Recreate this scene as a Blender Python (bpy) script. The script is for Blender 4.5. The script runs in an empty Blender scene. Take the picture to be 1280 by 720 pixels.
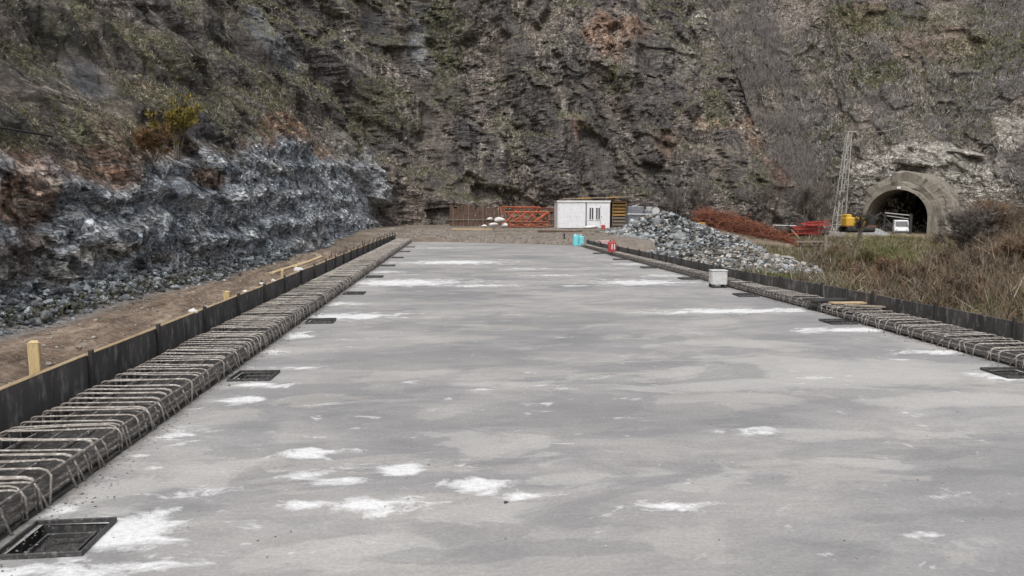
import bpy, math, random
import numpy as np
from mathutils import Vector, Matrix
random.seed(7); rng = np.random.default_rng(7)
R = math.radians
S = bpy.context.scene
C = S.collection

# ------------------------------------------------------------------ camera
F = 924.0; H = 2.24; HZ = 262.0; VX = 570.0
cam = bpy.data.cameras.new('camera'); co = bpy.data.objects.new('camera', cam); C.objects.link(co)
cam.sensor_width = 36; cam.lens = 36*F/1280; cam.clip_end = 3000; cam.clip_start = .1
pitch = math.atan((360-HZ)/F); yaw = math.atan((640-VX)/F)
co.location = (0, 0, H); co.rotation_euler = (math.pi/2-pitch, 0, -yaw)
S.camera = co
CM = co.rotation_euler.to_matrix()
def ray(px, py):
    return CM @ Vector(((px-640)/F, -(py-360)/F, -1))
def at(px, py, Y):
    r = ray(px, py); return Vector((0, 0, H)) + r*(Y/r.y)
def gr(px, py, z=0.0):
    r = ray(px, py); return Vector((0, 0, H)) + r*((z-H)/r.z)

# ------------------------------------------------------------------ tagging
def tag(o, label=None, cat=None, group=None, kind=None):
    if label: o['label'] = label
    if cat: o['category'] = cat
    if group: o['group'] = group
    if kind: o['kind'] = kind
    return o
def empty(name, loc=(0, 0, 0), rz=0, label=None, cat=None, group=None):
    o = bpy.data.objects.new(name, None); C.objects.link(o)
    o.location = loc; o.rotation_euler = (0, 0, rz); o.empty_display_size = .2
    return tag(o, label, cat, group)

# ------------------------------------------------------------------ noise
def _h(ix, iy, iz, seed):
    n = (ix*374761393 + iy*668265263 + iz*2147483647 + seed*1274126177) & 0xFFFFFFFF
    n = ((n ^ (n >> 13))*1274126177) & 0xFFFFFFFF
    n = ((n ^ (n >> 15))*2246822519) & 0xFFFFFFFF
    n = n ^ (n >> 16)
    return (n & 0xFFFFFF)/float(0xFFFFFF)
def vn(x, y, seed=0):
    ix = np.floor(x).astype(np.int64); iy = np.floor(y).astype(np.int64)
    fx = x-ix; fy = y-iy
    fx = fx*fx*(3-2*fx); fy = fy*fy*(3-2*fy)
    a = _h(ix, iy, 0, seed); b = _h(ix+1, iy, 0, seed); c = _h(ix, iy+1, 0, seed); d = _h(ix+1, iy+1, 0, seed)
    return (a*(1-fx)+b*fx)*(1-fy)+(c*(1-fx)+d*fx)*fy
def fbm(x, y, seed=0, o=4, g=.5):
    s = 0; a = 1; t = 0
    for i in range(o):
        s = s + a*vn(x*2**i+17.3*i, y*2**i-9.1*i, seed+i*11); t += a; a *= g
    return s/t*2-1
def cells(x, y, seed=0):
    """tilted blocks: value per cell with a linear tilt, edge distance, id"""
    ix = np.floor(x).astype(np.int64); iy = np.floor(y).astype(np.int64)
    F1 = np.full(x.shape, 9.); F2 = F1.copy(); idv = np.zeros(x.shape); tl = np.zeros(x.shape)
    for dx in (-1, 0, 1):
        for dy in (-1, 0, 1):
            cx = ix+dx; cy = iy+dy
            px = cx+_h(cx, cy, 1, seed); py = cy+_h(cx, cy, 2, seed)
            d = np.hypot(x-px, y-py)
            v = _h(cx, cy, 3, seed); tx = _h(cx, cy, 4, seed)-.5; ty = _h(cx, cy, 5, seed)-.5
            m = d < F1
            F2 = np.where(m, F1, np.minimum(F2, d)); F1 = np.where(m, d, F1)
            idv = np.where(m, v, idv); tl = np.where(m, tx*(x-px)+ty*(y-py), tl)
    return idv, tl, F2-F1
def blur(a, n):
    for _ in range(n):
        p = np.pad(a, 1, 'edge'); a = (p[:-2, 1:-1]+2*p[1:-1, 1:-1]+p[2:, 1:-1])/4
        p = np.pad(a, 1, 'edge'); a = (p[1:-1, :-2]+2*p[1:-1, 1:-1]+p[1:-1, 2:])/4
    return a
def sst(a, b, x):
    t = np.clip((x-a)/(b-a), 0, 1); return t*t*(3-2*t)

# ------------------------------------------------------------------ materials
def newmat(name):
    m = bpy.data.materials.new(name); m.use_nodes = True
    return m, m.node_tree, m.node_tree.nodes['Principled BSDF']
class G:
    def __init__(s, nt, scale=(1, 1, 1), coord='Object'):
        s.nt = nt; s.n = nt.nodes; s.l = nt.links
        tc = s.n.new('ShaderNodeTexCoord'); s.base = tc.outputs[coord]
        s.vec = s.mapv(scale)
    def mapv(s, scale, rot=(0, 0, 0)):
        mp = s.n.new('ShaderNodeMapping'); mp.inputs['Scale'].default_value = scale; mp.inputs['Rotation'].default_value = rot
        s.l.new(s.base, mp.inputs[0]); return mp.outputs[0]
    def noise(s, sc, det=6, rough=.6, vec=None, dist=0):
        n = s.n.new('ShaderNodeTexNoise'); n.inputs['Scale'].default_value = sc; n.inputs['Detail'].default_value = det
        n.inputs['Roughness'].default_value = rough; n.inputs['Distortion'].default_value = dist
        s.l.new(vec or s.vec, n.inputs['Vector']); return n.outputs[0]
    def vor(s, sc, feat='F1', vec=None, out='Distance'):
        n = s.n.new('ShaderNodeTexVoronoi'); n.feature = feat; n.inputs['Scale'].default_value = sc
        s.l.new(vec or s.vec, n.inputs['Vector']); return n.outputs[out]
    def ramp(s, f, st):
        r = s.n.new('ShaderNodeValToRGB'); e = r.color_ramp.elements
        while len(e) < len(st): e.new(.5)
        for el, (p, c) in zip(e, st):
            el.position = p
            if not hasattr(c, '__len__'): c = (c, c, c)
            el.color = tuple(c)+(1,)
        s.l.new(f, r.inputs[0]); return r.outputs[0]
    def mix(s, f, a, b, mode='MIX'):
        m = s.n.new('ShaderNodeMix'); m.data_type = 'RGBA'; m.blend_type = mode
        for v, i in ((f, 0), (a, 6), (b, 7)):
            if hasattr(v, 'is_output'): s.l.new(v, m.inputs[i])
            elif i == 0: m.inputs[0].default_value = v
            else: m.inputs[i].default_value = tuple(v)+(1,)
        return m.outputs[2]
    def math(s, op, a, b=0.0, clamp=False):
        m = s.n.new('ShaderNodeMath'); m.operation = op; m.use_clamp = clamp
        for v, i in ((a, 0), (b, 1)):
            if hasattr(v, 'is_output'): s.l.new(v, m.inputs[i])
            else: m.inputs[i].default_value = v
        return m.outputs[0]
    def attr(s, name):
        a = s.n.new('ShaderNodeAttribute'); a.attribute_name = name
        sp = s.n.new('ShaderNodeSeparateColor'); s.l.new(a.outputs['Color'], sp.inputs[0])
        return sp.outputs[0], sp.outputs[1], sp.outputs[2], a.outputs['Color']
    def bump(s, h, strength, dist, bsdf, prev=None):
        b = s.n.new('ShaderNodeBump'); b.inputs['Strength'].default_value = strength; b.inputs['Distance'].default_value = dist
        s.l.new(h, b.inputs['Height'])
        if prev: s.l.new(prev, b.inputs['Normal'])
        s.l.new(b.outputs[0], bsdf.inputs['Normal']); return b.outputs[0]
def simple(name, c1, c2, sc=6, rough=.8, bump=.3, metal=0, spots=None, bd=.01, stretch=(1, 1, 1)):
    m, nt, b = newmat(name); g = G(nt, stretch)
    f = g.noise(sc, 6, .65); col = g.mix(g.ramp(f, [(.32, 0.), (.68, 1.)]), c1, c2)
    if spots:
        col = g.mix(g.ramp(g.noise(sc*3.3, 5, .7), [(.52, 0.), (.66, 1.)]), col, spots)
    nt.links.new(col, b.inputs['Base Color']); b.inputs['Roughness'].default_value = rough; b.inputs['Metallic'].default_value = metal
    g.bump(g.noise(sc*5, 5, .7), bump, bd, b)
    return m
def tinted(name, rough=.9, amp=.25, sc=3):
    m, nt, b = newmat(name); g = G(nt)
    r, gg, bb, col = g.attr('tint')
    n = g.ramp(g.noise(sc, 4), [(.3, 1-amp), (.7, 1+amp)])
    nt.links.new(g.mix(1, col, n, 'MULTIPLY'), b.inputs['Base Color']); b.inputs['Roughness'].default_value = rough
    b.inputs['Specular IOR Level'].default_value = .2
    return m
M = {}
M['rebar'] = simple('cement_splashed_rebar', (.40, .375, .345), (.17, .14, .12), 9, .8, .5, 0, (.62, .60, .57), .003)
M['rebar_dark'] = simple('dark_rebar', (.07, .060, .054), (.19, .17, .155), 7, .8, .5, 0, (.40, .38, .36), .003)
M['form'] = simple('tarred_formwork_panel', (.040, .038, .038), (.105, .10, .098), 2.2, .7, .4, 0, (.24, .23, .22), .004, (1, 1, .35))
M['form_stud'] = simple('black_steel_stud', (.018, .018, .019), (.05, .045, .042), 5, .6, .3, 0)
M['timber'] = simple('pale_sawn_timber', (.42, .31, .18), (.55, .44, .29), 5, .85, .4, 0, (.30, .21, .12), .003, (1, .2, 3))
M['stake'] = simple('yellow_pine_stake', (.50, .36, .17), (.62, .49, .28), 9, .85, .4, 0, (.36, .25, .13), .003, (3, 3, .3))
M['oldwood'] = simple('weathered_board', (.14, .115, .09), (.28, .24, .19), 5, .9, .4, 0, (.4, .36, .3), .003)
M['orangewood'] = simple('orange_plank', (.38, .21, .07), (.50, .31, .11), 4, .85, .3)
M['white'] = simple('white_painted_sheet', (.74, .76, .80), (.82, .83, .85), 1.5, .5, .1, 0, (.62, .62, .62), .003)
M['whitetrim'] = simple('white_trim', (.68, .68, .68), (.8, .8, .8), 3, .5, .1)
M['glass'] = simple('dark_window_glass', (.03, .035, .04), (.06, .065, .07), 2, .15, 0)
M['orange'] = simple('orange_red_primer_steel', (.42, .085, .04), (.55, .16, .065), 4, .65, .3, 0, (.22, .08, .05))
M['rust'] = simple('rusty_bar', (.17, .062, .038), (.28, .105, .058), 5, .9, .4, 0, (.10, .048, .035))
M['red'] = simple('red_painted_steel', (.40, .035, .035), (.5, .09, .08), 4, .6, .2, 0, (.3, .06, .05))
M['cyan'] = simple('cyan_plastic', (.16, .60, .68), (.24, .68, .74), 4, .45, .1)
M['bag'] = simple('white_woven_bag', (.62, .61, .60), (.75, .74, .72), 9, .85, .6)
M['yellow'] = simple('yellow_machine_paint', (.62, .36, .03), (.72, .45, .06), 4, .55, .2, 0, (.35, .22, .06))
M['black'] = simple('black_rubber_and_grease', (.02, .02, .02), (.05, .048, .045), 7, .8, .3)
M['steelgrey'] = simple('grey_galvanised_steel', (.30, .31, .32), (.46, .46, .46), 4, .6, .2, 0, (.22, .2, .18))
M['darkgrey'] = simple('dark_grey_steel', (.12, .13, .15), (.21, .22, .25), 3, .7, .2, 0, (.3, .3, .31))
M['conc'] = simple('rough_concrete', (.22, .205, .19), (.38, .365, .34), 1.6, .9, .6, 0, (.16, .145, .13), .02)
M['shot'] = simple('brown_stained_shotcrete', (.16, .142, .118), (.28, .255, .215), .7, .95, .7, 0, (.13, .115, .095), .06)
M['lining'] = simple('dark_tunnel_lining', (.035, .035, .038), (.07, .068, .066), .6, .95, .5)  # lining coloured almost black along the whole bore
M['castiron'] = simple('wet_cast_metal', (.028, .028, .030), (.075, .073, .071), 6, .6, .5, 0, (.16, .155, .15), .003)
M['pit'] = simple('wet_gravel_in_drain', (.018, .018, .018), (.075, .072, .07), 40, .6, .9, 0, (.2, .2, .2), .01)
M['scrub'] = tinted('cliff_plants', .95, .2, 2)
M['twig'] = tinted('bare_twigs', .95, .2, 2)
M['rubble'] = tinted('broken_stone', .95, .35, 5)

# rubble gets bump
def upgrade_rubble():
    nt = M['rubble'].node_tree; b = nt.nodes['Principled BSDF']; g = G(nt)
    g.bump(g.noise(9, 8, .75), .8, .04, b)
upgrade_rubble()

def mat_cliff():
    m, nt, b = newmat('layered_cliff_rock'); g = G(nt)
    warm, blue, green, _ = g.attr('mA'); dark, pale, streak, _ = g.attr('mB')
    wv = g.noise(.35, 3, .5)
    strat = g.mapv((.45, .45, 2.6), (0.05, .12, 0))
    vert = g.mapv((1.6, 1.6, .22))
    # base: grey brown, several scales, with angular facets
    wob = g.n.new('ShaderNodeVectorMath'); wob.operation = 'MULTIPLY_ADD'
    nz = g.n.new('ShaderNodeTexNoise'); nz.inputs['Scale'].default_value = 1.3; nz.inputs['Detail'].default_value = 4; nt.links.new(g.vec, nz.inputs['Vector'])
    nt.links.new(nz.outputs['Color'], wob.inputs[0]); wob.inputs[1].default_value = (.7, .7, .5); nt.links.new(g.mapv((1, 1, 1.5)), wob.inputs[2])
    wv = wob.outputs[0]
    fa = g.ramp(g.vor(2.1, 'F1', wv, 'Color'), [(.15, .50), (.5, 1.), (.85, 1.55)])
    wob2 = g.n.new('ShaderNodeVectorMath'); wob2.operation = 'MULTIPLY'; nt.links.new(wv, wob2.inputs[0]); wob2.inputs[1].default_value = (.8, .8, 1.7)
    fb = g.ramp(g.vor(8.5, 'F1', wob2.outputs[0], 'Color'), [(.15, .42), (.5, 1.), (.85, 1.75)])
    crk = g.ramp(g.vor(2.1, 'DISTANCE_TO_EDGE', wv), [(.0, .35), (.06, 1.)])
    c = g.ramp(g.noise(.28, 8, .62), [(.30, (.086, .078, .073)), (.46, (.136, .122, .113)), (.58, (.185, .164, .150)), (.72, (.108, .103, .101))])
    c2 = g.ramp(g.noise(3.2, 8, .8), [(.38, (.038, .034, .031)), (.49, (.125, .112, .102)), (.56, (.205, .188, .172)), (.66, (.50, .47, .44))])
    busy = g.ramp(g.noise(.17, 3, .5), [(.42, .12), (.56, .72)])
    c = g.mix(busy, c, c2)
    c = g.mix(1, c, g.ramp(g.noise(.11, 4, .55, g.mapv((1, 1, .6), (.3, .4, 0))), [(.36, (.62, .62, .66)), (.5, (1.05, 1.0, .97)), (.64, (1.42, 1.34, 1.25))]), 'MULTIPLY')
    c = g.mix(g.ramp(g.noise(1.3, 7, .7, strat), [(.47, 0.), (.60, .45)]), c, (.27, .245, .22))
    # vertical water streaks
    sv = g.ramp(g.noise(1.1, 6, .65, vert), [(.40, (.085, .078, .074)), (.52, (.17, .148, .132)), (.62, (.40, .355, .31))])
    c = g.mix(g.math('MULTIPLY', streak, .85), c, sv)
    cd = g.mix(g.noise(1.6, 5, .7, vert), (.060, .058, .066), (.115, .108, .112))
    c = g.mix(g.math('MULTIPLY', dark, .85), c, cd)
    # iron stained earth
    cw = g.ramp(g.noise(.9, 8, .7), [(.36, (.12, .072, .052)), (.50, (.30, .190, .135)), (.64, (.50, .37, .29))])
    c = g.mix(warm, c, cw)
    # blue grey freshly blasted rock
    cb = g.ramp(g.noise(3.0, 8, .82), [(.36, (.21, .245, .285)), (.46, (.36, .405, .455)), (.55, (.50, .545, .590)), (.64, (.78, .82, .84))])
    cb2 = g.ramp(g.noise(.45, 4, .6), [(.35, (.6, .62, .66)), (.65, (1.25, 1.2, 1.15))])
    cb = g.mix(1, cb, cb2, 'MULTIPLY')
    cb = g.mix(g.ramp(g.noise(1.1, 7, .7, g.mapv((.3, .3, 3.2), (.03, .06, 0))), [(.52, 0.), (.60, .45)]), cb, (.60, .59, .56))
    cb = g.mix(g.ramp(g.noise(.9, 5, .65), [(.34, .75), (.43, 0.)]), cb, (.10, .105, .115))
    c = g.mix(blue, c, cb)
    # pale limestone
    cp = g.ramp(g.noise(.8, 8, .72), [(.32, (.12, .11, .095)), (.50, (.33, .31, .275)), (.68, (.55, .53, .49))])
    c = g.mix(pale, c, cp)
    # moss and thin grass
    cg = g.ramp(g.noise(2.8, 8, .75), [(.38, (.050, .054, .030)), (.50, (.13, .135, .075)), (.62, (.30, .295, .19))])
    gm = g.math('MULTIPLY', green, g.ramp(g.noise(1.1, 7, .72), [(.42, 0.), (.56, .9)]))
    c = g.mix(gm, c, cg)
    # pale specks: lichen, bare twigs
    hc = g.ramp(g.noise(2.7, 10, .9, g.mapv((1.15, 1.15, .8))), [(.40, .30), (.49, .95), (.60, 2.0)])
    soft = g.math('MULTIPLY', g.math('SUBTRACT', 1.0, g.math('MULTIPLY', dark, .5)), g.math('MAXIMUM', blue, g.ramp(busy, [(.1, .45), (.7, 1.)])))
    c = g.mix(soft, c, g.mix(1, g.mix(1, g.mix(1, g.mix(1, c, fa, 'MULTIPLY'), fb, 'MULTIPLY'), crk, 'MULTIPLY'), hc, 'MULTIPLY'))
    vj = g.ramp(g.vor(1.0, 'DISTANCE_TO_EDGE', g.mix(.13, g.mapv((1.0, 1.0, .20)), nz.outputs['Color'])), [(0, .28), (.035, .75), (.07, 1.)])
    vj = g.mix(g.math('MULTIPLY', g.math('SUBTRACT', 1.0, blue, True), g.ramp(g.noise(.3, 4, .6), [(.42, 0.), (.55, .9)])), (1, 1, 1), vj)
    c = g.mix(1, c, vj, 'MULTIPLY')
    sp = g.ramp(g.noise(6.5, 4, .75), [(.575, 0.), (.64, .65)])
    sp = g.math('MULTIPLY', sp, g.math('MAXIMUM', blue, busy))
    c = g.mix(sp, c, (.44, .425, .40))
    nt.links.new(c, b.inputs['Base Color']); b.inputs['Roughness'].default_value = .92; b.inputs['Specular IOR Level'].default_value = .25
    n1 = g.bump(g.noise(1.6, 9, .75, strat), .9, .35, b)
    n2 = g.bump(g.noise(3.5, 8, .8), 1., .16, b, n1)
    return m
M['cliff'] = mat_cliff()

def mat_ground():
    m, nt, b = newmat('dirt_and_grass_ground'); g = G(nt)
    mud, grav, grass, _ = g.attr('mA')
    along = g.mapv((2.4, .42, 1), (0, 0, -.02))
    c = g.ramp(g.noise(.8, 8, .7), [(.3, (.11, .085, .062)), (.55, (.19, .155, .12)), (.75, (.30, .27, .235))])
    cm = g.ramp(g.noise(1.4, 8, .68, along), [(.34, (.085, .056, .038)), (.46, (.18, .124, .086)), (.56, (.27, .20, .145)), (.68, (.44, .36, .28))])
    cm = g.mix(g.ramp(g.noise(7, 8, .8), [(.50, 0.), (.62, .6)]), cm, (.38, .345, .30))
    cm = g.mix(g.ramp(g.noise(5, 8, .8), [(.40, .6), (.48, 0.)]), cm, (.06, .045, .034))
    c = g.mix(mud, c, cm)
    cgv = g.ramp(g.noise(5, 8, .8), [(.36, (.09, .092, .095)), (.5, (.24, .24, .24)), (.66, (.48, .475, .46))])
    c = g.mix(grav, c, cgv)
    cg = g.ramp(g.noise(1.6, 8, .7), [(.36, (.075, .064, .038)), (.5, (.16, .132, .078)), (.66, (.30, .24, .15))])
    c = g.mix(grass, c, cg)
    nt.links.new(c, b.inputs['Base Color']); b.inputs['Roughness'].default_value = .95
    n1 = g.bump(g.noise(2, 7, .7, along), .6, .08, b)
    g.bump(g.noise(9, 8, .8), .9, .05, b, n1)
    return m
M['ground'] = mat_ground()

def mat_slab():
    m, nt, b = newmat('patchy_damp_concrete'); g = G(nt)
    white, light, edge, _ = g.attr('mA')
    wide = g.mapv((.55, 1.0, 1), (0, 0, .06))
    big = g.noise(.42, 5, .55, wide, 1.2)
    c = g.ramp(big, [(.30, (.262, .263, .270)), (.45, (.293, .292, .296)), (.52, (.325, .319, .316)), (.62, (.352, .348, .346)), (.75, (.284, .284, .290))])
    c = g.mix(1, c, g.ramp(g.noise(1.7, 7, .68, wide, .8), [(.32, (.86, .86, .87)), (.6, (1.07, 1.06, 1.05))]), 'MULTIPLY')
    # pale drying patches
    l = g.ramp(g.math('ADD', light, g.math('MULTIPLY', g.math('SUBTRACT', g.noise(1.3, 7, .62, wide, 1.), .5), 1.5)), [(.26, 0.), (.34, .7), (.8, 1.)])
    c = g.mix(g.math('MULTIPLY', l, .8), c, (.45, .442, .43))
    dm = g.ramp(g.noise(.55, 6, .58, g.mapv((.6, 1.15, 1), (0, 0, -.1)), .8), [(.405, 1.), (.425, .25), (.47, 0.)])
    c = g.mix(g.math('MULTIPLY', dm, .55), c, (.222, .225, .228))
    dm2 = g.ramp(g.noise(.8, 7, .6, g.mapv((.55, 1.2, 1), (0, 0, .12)), .6), [(.555, 0.), (.575, .8), (.62, 1.)])
    c = g.mix(g.math('MULTIPLY', dm2, .5), c, (.43, .415, .395))
    dp = g.attr('mB')[0]
    dp = g.ramp(g.math('ADD', dp, g.math('MULTIPLY', g.math('SUBTRACT', g.noise(.9, 7, .6, wide, .8), .5), 1.6)), [(.36, 0.), (.42, .85), (.9, 1.)])
    c = g.mix(g.math('MULTIPLY', dp, .5), c, (.218, .219, .224))
    # trowel swirls
    sw = g.ramp(g.noise(2.2, 3, .5, g.mapv((.35, 1.1, 1), (0, 0, .3)), 2.5), [(.44, .955), (.5, 1.03), (.56, .965)])
    c = g.mix(1, c, sw, 'MULTIPLY')
    # grit
    c = g.mix(1, c, g.ramp(g.noise(30, 5, .85), [(.32, .80), (.68, 1.16)]), 'MULTIPLY')
    # white lime bloom
    w = g.math('ADD', white, g.math('MULTIPLY', g.math('SUBTRACT', g.noise(3.2, 10, .72, g.mapv((.75, 1.2, 1)), .5), .5), 2.6))
    w = g.ramp(w, [(.32, 0.), (.44, .42), (.70, .95)])
    c = g.mix(g.math('MULTIPLY', w, g.ramp(g.noise(22, 5, .8), [(.35, .6), (.55, 1.)])), c, (.76, .77, .78))
    # dirty edges
    e = g.math('MULTIPLY', edge, g.ramp(g.noise(5, 7, .8), [(.40, .15), (.58, .95)]))
    c = g.mix(e, c, (.145, .135, .122))
    nt.links.new(c, b.inputs['Base Color'])
    rg = g.ramp(big, [(.35, .52), (.6, .78)])
    nt.links.new(rg, b.inputs['Roughness']); b.inputs['Specular IOR Level'].default_value = .35
    n1 = g.bump(g.noise(3, 5, .6, wide), .25, .02, b)
    g.bump(g.noise(60, 4, .7), .25, .004, b, n1)
    return m
M['slab'] = mat_slab()

# ------------------------------------------------------------------ mesh tools
def np_mesh(name, V, Fq, mats, attrs=None, smooth=False, parent=None):
    me = bpy.data.meshes.new(name); V = np.asarray(V, np.float32); Fq = np.asarray(Fq, np.int32)
    k = Fq.shape[1]
    me.vertices.add(len(V)); me.vertices.foreach_set('co', V.ravel())
    me.loops.add(Fq.size); me.loops.foreach_set('vertex_index', Fq.ravel())
    me.polygons.add(len(Fq)); me.polygons.foreach_set('loop_start', np.arange(0, Fq.size, k, dtype=np.int32))
    me.polygons.foreach_set('loop_total', np.full(len(Fq), k, np.int32))
    me.update(calc_edges=True)
    me.polygons.foreach_set('use_smooth', np.full(len(Fq), smooth, bool))
    for n_, a in (attrs or {}).items():
        at_ = me.color_attributes.new(n_, 'FLOAT_COLOR', 'POINT')
        at_.data.foreach_set('color', np.concatenate([a, np.ones((len(a), 1))], 1).astype(np.float32).ravel())
    for m in (mats if isinstance(mats, list) else [mats]): me.materials.append(m)
    o = bpy.data.objects.new(name, me); C.objects.link(o)
    if parent: o.parent = parent
    return o
class MB:
    def __init__(s): s.v = []; s.f = []
    def add(s, vs, fs):
        n = len(s.v); s.v += [tuple(v) for v in vs]; s.f += [tuple(i+n for i in f) for f in fs]; return s
    def box(s, c, d, rot=None, bev=0.0):
        hx, hy, hz = d[0]/2, d[1]/2, d[2]/2
        b = min(bev, hx*.45, hy*.45, hz*.45)
        m = rot.to_matrix() if hasattr(rot, 'to_matrix') else (Matrix.Rotation(rot, 3, 'Z') if rot else Matrix.Identity(3))
        c = Vector(c)
        if b <= 0:
            vs = [Vector((x, y, z)) for z in (-hz, hz) for y in (-hy, hy) for x in (-hx, hx)]
            fs = [(0, 2, 3, 1), (4, 5, 7, 6), (0, 1, 5, 4), (2, 6, 7, 3), (0, 4, 6, 2), (1, 3, 7, 5)]
        else:   # chamfer vertical edges and top rim
            def ring(z, ins):
                x, y = hx-ins, hy-ins; q = b
                return [Vector(p+(z,)) for p in ((x-q, -y), (x, -y+q), (x, y-q), (x-q, y), (-x+q, y), (-x, y-q), (-x, -y+q), (-x+q, -y))]
            vs = ring(-hz, 0)+ring(hz-b, 0)+ring(hz, b*.7)
            fs = [tuple(range(7, -1, -1)), tuple(range(16, 24))]
            for k in (0, 8):
                for i in range(8): j = (i+1) % 8; fs.append((k+i, k+j, k+8+j, k+8+i))
        return s.add([c+m@v for v in vs], fs)
    def tube(s, pts, r, n=6, r2=None, cap=True):
        pts = [Vector(p) for p in pts]; L = len(pts); vs = []; fs = []
        up = None
        for i, p in enumerate(pts):
            t = (pts[min(i+1, L-1)]-pts[max(i-1, 0)]).normalized()
            if up is None:
                a = Vector((0, 0, 1)) if abs(t.z) < .9 else Vector((1, 0, 0))
                up = (a-t*a.dot(t)).normalized()
            else:
                up = (up-t*up.dot(t)); up = up.normalized() if up.length > 1e-6 else t.orthogonal().normalized()
            sd = t.cross(up); rr = r if r2 is None else r+(r2-r)*i/(L-1)
            for k in range(n):
                a = 2*math.pi*k/n; vs.append(p+(up*math.cos(a)+sd*math.sin(a))*rr)
        for i in range(L-1):
            for k in range(n):
                j = (k+1) % n; fs.append((i*n+k, i*n+j, (i+1)*n+j, (i+1)*n+k))
        if cap: fs += [tuple(range(n-1, -1, -1)), tuple(range((L-1)*n, L*n))]
        return s.add(vs, fs)
    def lathe(s, c, prof, n=16):
        vs = []; fs = []; c = Vector(c)
        for r, z in prof:
            for k in range(n):
                a = 2*math.pi*k/n; vs.append(c+Vector((r*math.cos(a), r*math.sin(a), z)))
        for i in range(len(prof)-1):
            for k in range(n):
                j = (k+1) % n; fs.append((i*n+k, i*n+j, (i+1)*n+j, (i+1)*n+k))
        fs += [tuple(range(n-1, -1, -1)), tuple(range((len(prof)-1)*n, len(prof)*n))]
        return s.add(vs, fs)
    def build(s, name, m, parent=None, smooth=False):
        me = bpy.data.meshes.new(name); me.from_pydata([tuple(v) for v in s.v], [], s.f); me.update()
        me.materials.append(M[m] if isinstance(m, str) else m)
        if smooth: me.polygons.foreach_set('use_smooth', [True]*len(me.polygons))
        o = bpy.data.objects.new(name, me); C.objects.link(o)
        if parent: o.parent = parent
        return o
def copy_tree(o, parent=None):
    c = o.copy(); C.objects.link(c); c.parent = parent
    for ch in [x for x in S.objects if x.parent == o]: copy_tree(ch, c)
    return c

# base rock shapes (chipped boulders)
def rockshape(seed, sub=1):
    r_ = random.Random(seed)
    ph = [(0, 1, 1.618), (0, -1, 1.618), (0, 1, -1.618), (0, -1, -1.618), (1, 1.618, 0), (-1, 1.618, 0), (1, -1.618, 0), (-1, -1.618, 0), (1.618, 0, 1), (-1.618, 0, 1), (1.618, 0, -1), (-1.618, 0, -1)]
    import bmesh
    bm = bmesh.new(); bmesh.ops.create_icosphere(bm, subdivisions=sub+1, radius=1)
    pl = []
    for i in range(9):
        n = Vector((r_.gauss(0, 1), r_.gauss(0, 1), r_.gauss(0, 1))).normalized(); pl.append((n, r_.uniform(.45, .85)))
    sc = Vector((r_.uniform(.8, 1.3), r_.uniform(.7, 1.1), r_.uniform(.5, .85)))
    for v in bm.verts:
        for n, d in pl:
            k = v.co.dot(n)-d
            if k > 0: v.co -= n*k
        v.co = Vector((v.co.x*sc.x, v.co.y*sc.y, v.co.z*sc.z))*r_.uniform(.97, 1.03)
    V = np.array([v.co[:] for v in bm.verts]); Fc = np.array([[v.index for v in f.verts] for f in bm.faces]); bm.free()
    return V, Fc
ROCKS = [rockshape(i, 0) for i in range(8)]; BIG = [rockshape(50+i, 1) for i in range(6)]
def rocks(name, pts, sizes, tints, label, cat='stones', flat=1.0, shapes=None):
    shapes = shapes or ROCKS; VV = []; FF = []; TT = []; n = 0
    for p, s_, t in zip(pts, sizes, tints):
        V, Fc = shapes[rng.integers(len(shapes))]
        q = Matrix.Rotation(rng.uniform(0, 6.28), 3, 'Z') @ Matrix.Rotation(rng.uniform(-.9, .9), 3, 'X')
        W = (V @ np.array(q).T)*s_*np.array([1, 1, flat])+np.array(p)
        VV.append(W); FF.append(Fc+n); TT.append(np.tile(t, (len(W), 1))); n += len(W)
    o = np_mesh(name, np.concatenate(VV), np.concatenate(FF), M['rubble'], {'tint': np.concatenate(TT)})
    return tag(o, label, cat, kind='stuff')
def blades(P, D, L, W, T, bend=.25):
    """one leaf triangle pair per row; P root, D direction, L length, W width, T tint"""
    N = len(P); D = D/np.linalg.norm(D, axis=1, keepdims=True)
    a = rng.normal(size=(N, 3)); sd = np.cross(D, a); sd /= np.linalg.norm(sd, axis=1, keepdims=True)+1e-9
    L = L[:, None]; W = W[:, None]
    mid = P+D*L*.5+a*L*bend*.2; tip = P+D*L+a*L*bend*.35
    V = np.stack([P-sd*W*.35, P+sd*W*.35, mid+sd*W*.5, tip, mid-sd*W*.5], 1).reshape(-1, 3)
    b = np.arange(N)[:, None]*5
    F3 = np.concatenate([b+np.array([[0, 1, 2]]), b+np.array([[0, 2, 4]]), b+np.array([[4, 2, 3]])])
    return V, F3, np.repeat(T, 5, 0)

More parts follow.
